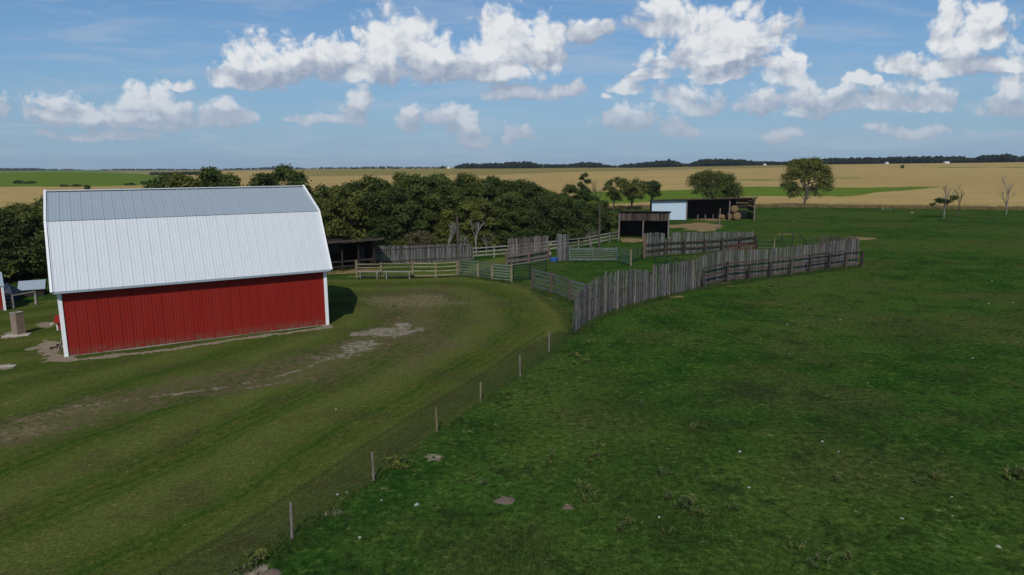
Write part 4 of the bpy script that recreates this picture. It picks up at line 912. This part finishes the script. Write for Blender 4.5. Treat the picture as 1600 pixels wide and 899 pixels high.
single_tree('small_tree', 'small tree crown peeping over the right end of the shelterbelt', 912, 330, 266, 2.0, M['leaf'], 14, 4500, .17, .3, 8, r0=.16)
single_tree('dry_bush', 'pale brownish half-dead bush in front of the shelterbelt above the stockade fence', 655, 401, 360, 2.3, M['leaf_dry'], 15, 3800, .10, .3, 9, barkm='bark_pale', r0=.08)
single_tree('far_bush', 'single round dark bush out in the middle of the wheat field', 1410, 264.2, 257.5, 2.2, M['leaf'], 16, 1800, .32, .3, 8, r0=.2)
for px_, by, ty, w_, sd in ((30, 287, 282.6, 3.6, 21), (46, 287, 283.8, 3.4, 22), (136, 296, 289.5, 1.8, 23), (229, 288.5, 284, 3.0, 24), (203, 289.6, 286.8, 3.0, 25), (100, 292, 289.6, 2.6, 26), (120, 292, 289.8, 2.6, 27)):
    single_tree('field_bush', ('leftmost dark bush on the green field', 'wide dark bush on the green field, second from the left', 'upright dark bush on the wheat just above the barn roof ridge', 'bush at the right end of the field hedge above the barn roof', 'low bush at the foot of the green hill above the barn roof', 'low flat bush on the field edge above the barn roof left end', 'low flat bush just left of the upright bush above the barn roof')[sd - 21], px_, by, ty, w_, M['leaf'], sd, 900, .4, .2, 7, r0=.15)

def bare_tree(name, label, b, h, seed, m, leafy=0, spread=.55):
    rd = random.Random(seed); t = thing(name, label, 'tree', b); mb = MB(); tips = []
    def br(p, d, L_, r_, lv):
        q1 = p + d * L_ * .5 + Vector((rd.uniform(-.05, .05), rd.uniform(-.05, .05), 0)) * L_; q2 = q1 + (d + Vector((rd.uniform(-.2, .2), rd.uniform(-.2, .2), .05))).normalized() * L_ * .5
        mb.tube([p, q1, q2], [r_, r_ * .8, r_ * .6], 6 if lv < 2 else 4, False)
        if lv >= 4: tips.append(q2); return
        for k in range(3 if lv else 4):
            dd = (d + Vector((rd.uniform(-1, 1), rd.uniform(-1, 1), rd.uniform(-.1, .5))) * spread).normalized(); st = p.lerp(q2, rd.uniform(.45, 1.0)); br(st, dd, L_ * rd.uniform(.55, .75), r_ * .55, lv + 1)
    br(Vector((0, 0, -.2)), Vector((0, 0, 1)), h * .42, h * .016, 0); mb.build('trunk', m, t)
    if leafy:
        lb = [(*leafy[i][:3], leafy[i][3]) for i in range(len(leafy))]; link('crown', crown_mesh('crown', seed, lb, 1800, .15, M['leaf']), None, t)
    return t
def bt(px_, by, ty, *a, name='bare_tree', **k): b = PT(px_, by); return bare_tree(name, a[0], b, hgt(b, ty), a[1], a[2], **k)
bt(1475, 341, 276, 'mostly bare thin tree with a tuft of dark leaves low on its left', 3, M['bark_pale'], leafy=[(-1.6, 0, 3.6, .8), (.6, 0, 3.4, .8), (-.5, 0, 3.4, .9), (1.8, 0, 4.2, .8), (-2.8, 0, 2.8, .6)])
bt(1497, 336, 287, 'twiggy leafless tree standing just right of the tufted bare tree', 4, M['bark'])
bt(1572, 336, 270, 'tall slender leafless white-stemmed tree near the right edge', 9, M['bark_pale'])
bt(924, 389, 351, 'dead grey branching snag leaning by the pale rail fence', 8, M['bark_pale'], name='dead_snag', spread=.9)
bt(722, 398, 352, 'dead pale branchy trunk at the right end of the stockade fence', 18, M['bark_pale'], name='dead_snag', spread=.9)
bt(760, 397, 356, 'leafless pale trunk in front of the shelterbelt behind the pale rail fence', 19, M['bark_pale'], name='dead_snag', spread=.7)
bt(745, 397, 322, 'tall slim pale dead trunk forking in front of the shelterbelt behind the slat fence', 31, M['bark_pale'], name='dead_snag', spread=.45)
bt(700, 400, 330, 'leaning pale dead limb in front of the shelterbelt just left of the tall pole', 33, M['bark_pale'], name='dead_snag', spread=.6)
bt(638, 330, 272, 'sparse pale-twigged tree top standing above the shelterbelt line', 25, M['bark'], leafy=[(-.8, 0, 7.0, .6), (.8, 0, 7.5, .7), (.2, 0, 8.4, .5)])
bt(934, 335, 272, 'leafless twiggy tree above the right end of the shelterbelt', 26, M['bark'])

# ------------------------------------------------------------------ far woods (each reads as one mass)
def wood_mass(name, pts_px, rdist, depth, n, hmin, hmax, seed, base='px'):
    r = np.random.default_rng(seed); V_, = [[]]; k = 46
    x = r.uniform(pts_px[0], pts_px[1], n); rd_ = rdist + r.random(n) * depth; t_ = (x - 800) / 1097.5; a = np.arctan(t_); X = np.sin(a) * rd_; Y = np.cos(a) * rd_; Z = terrain(X, Y)
    dens_ = vnoise(x / 37., rd_ * 0, 5 + seed); keep = r.random(n) < ss(.0, .35, dens_); X, Y, Z, x, dens_ = X[keep], Y[keep], Z[keep], x[keep], dens_[keep]; m = len(X)
    hh = (hmin + (hmax - hmin) * vnoise(x / 75., x * 0, 9 + seed)) * (.55 + .45 * ss(.05, .5, dens_)) * r.uniform(.75, 1.15, m)
    d = r.normal(size=(m, k, 3)); d /= np.linalg.norm(d, axis=2)[..., None]; s = hh[:, None, None]
    p = np.stack([X, Y, Z + hh * .5], -1)[:, None, :] + d * s * np.array([.42, .42, .5]) * r.uniform(.6, 1.05, (m, k, 1))
    nr_ = d + r.normal(size=d.shape) * .5; nr_ /= np.linalg.norm(nr_, axis=2)[..., None]; t1 = np.cross(nr_, r.normal(size=d.shape)); t1 /= np.linalg.norm(t1, axis=2)[..., None]; t2 = np.cross(nr_, t1); q_ = s * .17
    v = np.stack([p - t1 * q_, p - t2 * q_, p + t1 * q_, p + t2 * q_], 2).reshape(-1, 3)
    o = link(name, np_mesh(name, v, np.arange(len(v)).reshape(-1, 4), [M['leaf_far']]), None); o['kind'] = 'stuff'; return o
tag(wood_mass('far_wood', (690, 1720), 1330, 170, 2300, 7, 13, 1), 'long dark band of woodland along the right horizon', 'wood')
tag(wood_mass('far_treeline', (-150, 700), 3700, 300, 900, 6, 14, 2), 'thin broken dark treeline along the left horizon', 'treeline')
tag(wood_mass('field_hedge', (235, 330), 900, 120, 120, 3, 6, 3), 'dark scrub thicket at the right end of the green hill', 'hedge')
tag(wood_mass('distant_hedge', (540, 700), 1500, 200, 110, 3, 6, 4), 'low broken scrub line far beyond the shelterbelt', 'hedge')
# far farm buildings
for k, (px_, by, w_, h_, lb) in enumerate(((700, 263.2, 5, 6, 'tiny white farm building on the horizon above the shelterbelt'), (1195, 258.6, 4, 3, 'tiny pale farm building below the woodland, left of the big lone tree'), (1386, 254.6, 4, 3, 'tiny white farmhouse on the right horizon'), (1478, 251.5, 7, 3, 'tiny pale farm shed in front of the far right woodland'))):
    a_ = math.atan((px_ - 800) / 1097.5); rd_ = 1290 if k else 1400; x_, y_ = math.sin(a_) * rd_, math.cos(a_) * rd_
    small_house('farm_building', lb, Vector((x_, y_, float(terrain(x_, y_)))), 0, w_, 6, h_ * .6, h_ * .4, M['white'], M['roof_galv'], False, 'farm building')

# ------------------------------------------------------------------ grass tufts, tall edge grass
def blades(P_, nb, h_, wd, spread, seed):
    r = np.random.default_rng(seed); n = len(P_); p = np.repeat(P_, nb, 0); m = n * nb; a = r.random(m) * 6.28; hh = np.repeat(h_, nb) * r.uniform(.5, 1.2, m); off = r.normal(size=(m, 2)) * np.repeat(spread, nb)[:, None]
    base = p.copy(); base[:, :2] += off; lean = r.normal(size=(m, 2)) * .5 * hh[:, None]; dx = np.cos(a) * wd; dy = np.sin(a) * wd
    v = np.zeros((m, 3, 3)); v[:, 0] = base; v[:, 1] = base; v[:, 0, 0] -= dx; v[:, 0, 1] -= dy; v[:, 1, 0] += dx; v[:, 1, 1] += dy; v[:, 2] = base; v[:, 2, :2] += lean; v[:, 2, 2] += hh; return v.reshape(-1, 3)
n = 60000; r_ = 17 + (95 - 17) * rng.random(n) ** 1.25; a_ = np.radians(rng.uniform(-38, 44, n)); X = np.sin(a_) * r_; Y = np.cos(a_) * r_
k = ~in_poly(X, Y, lawn_poly) & (vnoise(X / 1.4, Y / 1.4, 71) * .6 + vnoise(X / 5, Y / 5, 72) * .4 > .42); X, Y = X[k], Y[k]
corral = in_poly(X, Y, pp([(895, 530), (1345, 420), (1345, 340), (700, 370), (560, 440), (830, 455)])); X, Y = X[~corral], Y[~corral]
gh = (.05 + .13 * vnoise(X / 2.2, Y / 2.2, 73) ** 2); V_ = blades(np.stack([X, Y, X * 0 - .02], -1), 6, gh, .014, gh * .9, 3)
o = link('grass_tufts', np_mesh('grass_tufts', V_, np.arange(len(V_)).reshape(-1, 3), [M['tuft']]), None); tag(o, 'short uneven green grass tufts covering the near pasture', 'grass', kind='stuff')
# unmown tall grass where pasture meets wheat
eg = [Vector((p_[0], p_[1], 0)) for p_ in edge[3:]]; n = 9000; ss_ = rng.random(n) * plen(eg); pts = np.array([tuple(along(eg, s)[0]) for s in ss_]); pts[:, :2] += rng.normal(size=(n, 2)) * np.array([1.5, 2.2]); pts[:, 1] -= 1.5; pts[:, 2] = terrain(pts[:, 0], pts[:, 1])
gh = np.full(n, .9) * rng.uniform(.5, 1.3, n); V_ = blades(pts, 7, gh, .05, gh * .5, 4)
o = link('tall_grass', np_mesh('tall_grass', V_, np.arange(len(V_)).reshape(-1, 3), [M['sedge']]), None); tag(o, 'strip of tall dry grass between the pasture and the wheat', 'grass', kind='stuff')
# taller grass along the foot of the fences
segs = [([(897, 524), (932, 500), (1018, 471), (1096, 452), (1200, 436), (1345, 418)], .28, 2600), ([(330, 926), (456, 840), (584, 752), (751, 630), (897, 524)], .12, 1600), ([(557, 436), (645, 435), (717, 432), (769, 439), (799, 442)], .22, 900), ([(1007, 403), (1087, 398), (1179, 389)], .3, 500), ([(832, 453), (890, 473), (916, 483)], .25, 500), ([(793, 417), (890, 409), (963, 409)], .25, 600)]
allv = []
for i, (l_, hh_, n) in enumerate(segs):
    pt_ = [P(*q) for q in l_]; s_ = rng.random(n) * plen(pt_); pts = np.array([tuple(along(pt_, s)[0]) for s in s_]); pts[:, :2] += rng.normal(size=(n, 2)) * .22; gh = rng.uniform(.4, 1.4, n) * hh_; allv.append(blades(pts, 6, gh, .018, gh * .5, 10 + i))
V_ = np.vstack(allv); o = link('fence_grass', np_mesh('fence_grass', V_, np.arange(len(V_)).reshape(-1, 3), [M['tuft']]), None); tag(o, 'longer unmown grass along the foot of the fences', 'grass', kind='stuff')

# ------------------------------------------------------------------ weeds, stones, mounds in the pasture
def weed_proto(seed, headm, hh=.7, n=9):
    rd = random.Random(seed); t = thing('weed_plant', '', 'weed'); st = MB(); hd = MB()
    for k in range(n):
        x, y = rd.gauss(0, .18), rd.gauss(0, .18); h_ = hh * rd.uniform(.5, 1.1); tx, ty = x * 1.5 + rd.gauss(0, .06), y * 1.5 + rd.gauss(0, .06); st.tube([(x, y, 0), ((x + tx) / 2, (y + ty) / 2, h_ * .55), (tx, ty, h_)], [.012, .009, .005], 4)
        for j in range(7): z = h_ * rd.uniform(.15, .9); a = rd.random() * 6.28; st.bar((x, y, z), (x + .13 * math.cos(a), y + .13 * math.sin(a), z + .05), .035, .004)
        for j in range(3):
            c = Vector((tx + rd.gauss(0, .025), ty + rd.gauss(0, .025), h_ + rd.gauss(0, .03))); r0 = .014; hd.add([c + Vector(v_) * r0 for v_ in ((1, 0, 0), (-1, 0, 0), (0, 1, 0), (0, -1, 0), (0, 0, 1), (0, 0, -1))], [(0, 2, 4), (2, 1, 4), (1, 3, 4), (3, 0, 4), (2, 0, 5), (1, 2, 5), (3, 1, 5), (0, 3, 5)])
    st.build('stems', M['weed'], t); hd.build('seed_heads', headm, t); return t
wp1 = [weed_proto(1, M['weed_head'], .5, 8), weed_proto(2, M['weed_head'], .42, 6)]; wp2 = [weed_proto(3, M['flower'], .28, 9)]
def scatter_things(protos, spots, label, group):
    us = set()
    for i, (x_, y_, k_) in enumerate(spots):
        j = i % len(protos); t = protos[j] if j not in us else copy_tree(protos[j]); us.add(j); t.location = P(x_, y_); t.rotation_euler = (0, 0, random.random() * 6.28); t.scale = (k_ * .85,) * 3; t['label'] = label + (' near the bottom edge' if y_ > 830 else ' beside the windbreak tip' if x_ < 1010 and y_ < 600 else ' near the wire fence' if x_ < 800 else ' by the right edge' if x_ > 1560 else ' right of centre' if x_ > 1200 else ' below the middle of the windbreak' if y_ < 700 else ' in the near foreground'); t['group'] = group
scatter_things(wp1, [(1060, 792, 1.0), (1074, 800, 1.1), (1086, 790, 1.0), (1095, 806, .8), (1050, 782, .8), (1575, 745, 1.3), (1592, 748, 1.4), (1600, 738, 1.2), (1462, 748, .9), (1430, 752, .7), (916, 772, 1.0), (922, 780, .9), (1030, 745, .8), (1048, 742, .8), (1305, 752, .8), (1262, 885, .9), (1330, 878, .8), (1282, 880, .9), (965, 830, .8), (990, 818, .8), (1000, 636, .7), (1095, 668, .7), (1078, 672, .8), (1350, 750, .7), (860, 715, .7), (1040, 835, .6), (1150, 800, .7), (1240, 860, .8), (760, 760, .7), (1390, 690, .6)], 'straggly weed clump with pale seed heads in the pasture', 'seeding weeds in the pasture')
scatter_things(wp2, [(612, 722, 1.1), (620, 730, 1.2), (628, 722, 1.0), (636, 734, 1.0), (792, 626, 1.0), (905, 560, 1.2), (918, 566, 1.1), (893, 556, 1.0), (928, 716, .9), (924, 722, .8), (860, 726, .7), (408, 868, 1.0), (396, 880, 1.1), (898, 570, .9), (735, 752, .7)], 'small clump of yellow-flowered weeds in the grass', 'yellow-flowered weeds')
for i, (x_, y_, s_) in enumerate([(651, 789, .09), (562, 840, .06), (527, 773, .07), (596, 782, .05), (525, 640, .07), (1170, 762, .06), (920, 533, .07), (1230, 507, .08), (1285, 690, .06), (1310, 706, .06), (1156, 706, .07), (1356, 599, .07), (1545, 475, .1), (1582, 473, .1), (1313, 500, .07), (1487, 777, .07), (1234, 554, .06), (1410, 811, .07), (1560, 855, .1), (1030, 808, .06), (542, 770, .06), (1380, 327, .3), (1387, 326, .3), (1392, 328, .25), (1425, 333, .3), (1240, 347, .2), (1300, 400, .12), (1450, 420, .12), (1550, 440, .12), (880, 650, .06), (1520, 560, .08)]):
    rock('stone', P(x_, y_), s_, M['stone'], 'pale stone lying in the pasture grass' if y_ > 330 or i < 21 else 'pale boulder by the tall grass at the wheat edge', 'stone', 'pale stones scattered over the grass')
def mound(x_, y_, w_, d_, h_, label):
    c = P(x_, y_); N = 24; v = []; f = []
    for j in range(8):
        q_ = j / 7
        for k in range(N): a = 2 * math.pi * k / N; e = 1 + .3 * (float(vnoise(math.cos(a) * 2 + x_, math.sin(a) * 2, 4)) - .5); v.append((w_ * q_ * e * math.cos(a), d_ * q_ * e * math.sin(a), h_ * (1 - q_ ** 2) * (.7 + .6 * float(vnoise(q_ * 5 + math.cos(a) * 3, math.sin(a) * 3, 8))) - .03))
    for j in range(7):
        for k in range(N): f.append((j * N + k, j * N + (k + 1) % N, (j + 1) * N + (k + 1) % N, (j + 1) * N + k))
    mb = MB(); mb.add(v, f); o = mb.build('soil_mound', M['soil'], None, True); o.location = c; tag(o, label, 'soil mound')
mound(790, 782, .42, .3, .12, 'larger mound of dug bare soil in the near pasture'); mound(888, 793, .24, .2, .08, 'small mound of bare soil right of the larger mound'); mound(684, 720, .30, .2, .07, 'low grey soil mound right of the wire fence'); mound(424, 895, .3, .25, .1, 'dark soil mound by the wire fence at the bottom edge')
# ------------------------------------------------------------------ summer haze over the plain
mb = MB(); mb.prism([(-6000, -400, -3), (6000, -400, -3), (6000, 6700, -3), (-6000, 6700, -3)], (0, 0, 75)); hm = bpy.data.materials.new('haze_air'); hm.use_nodes = True; hn = hm.node_tree; hn.nodes.clear()
pv = hn.nodes.new('ShaderNodeVolumePrincipled'); pv.inputs['Color'].default_value = (.72, .82, .95, 1); pv.inputs['Density'].default_value = 0.00006; ho = hn.nodes.new('ShaderNodeOutputMaterial'); hn.links.new(pv.outputs[0], ho.inputs['Volume'])
hz_ = mb.build('haze', hm, None); hz_['kind'] = 'stuff'; tag(hz_, 'thin blue summer haze over the far fields', 'haze')
print('trees', ntree, 'objects', len(bpy.data.objects))
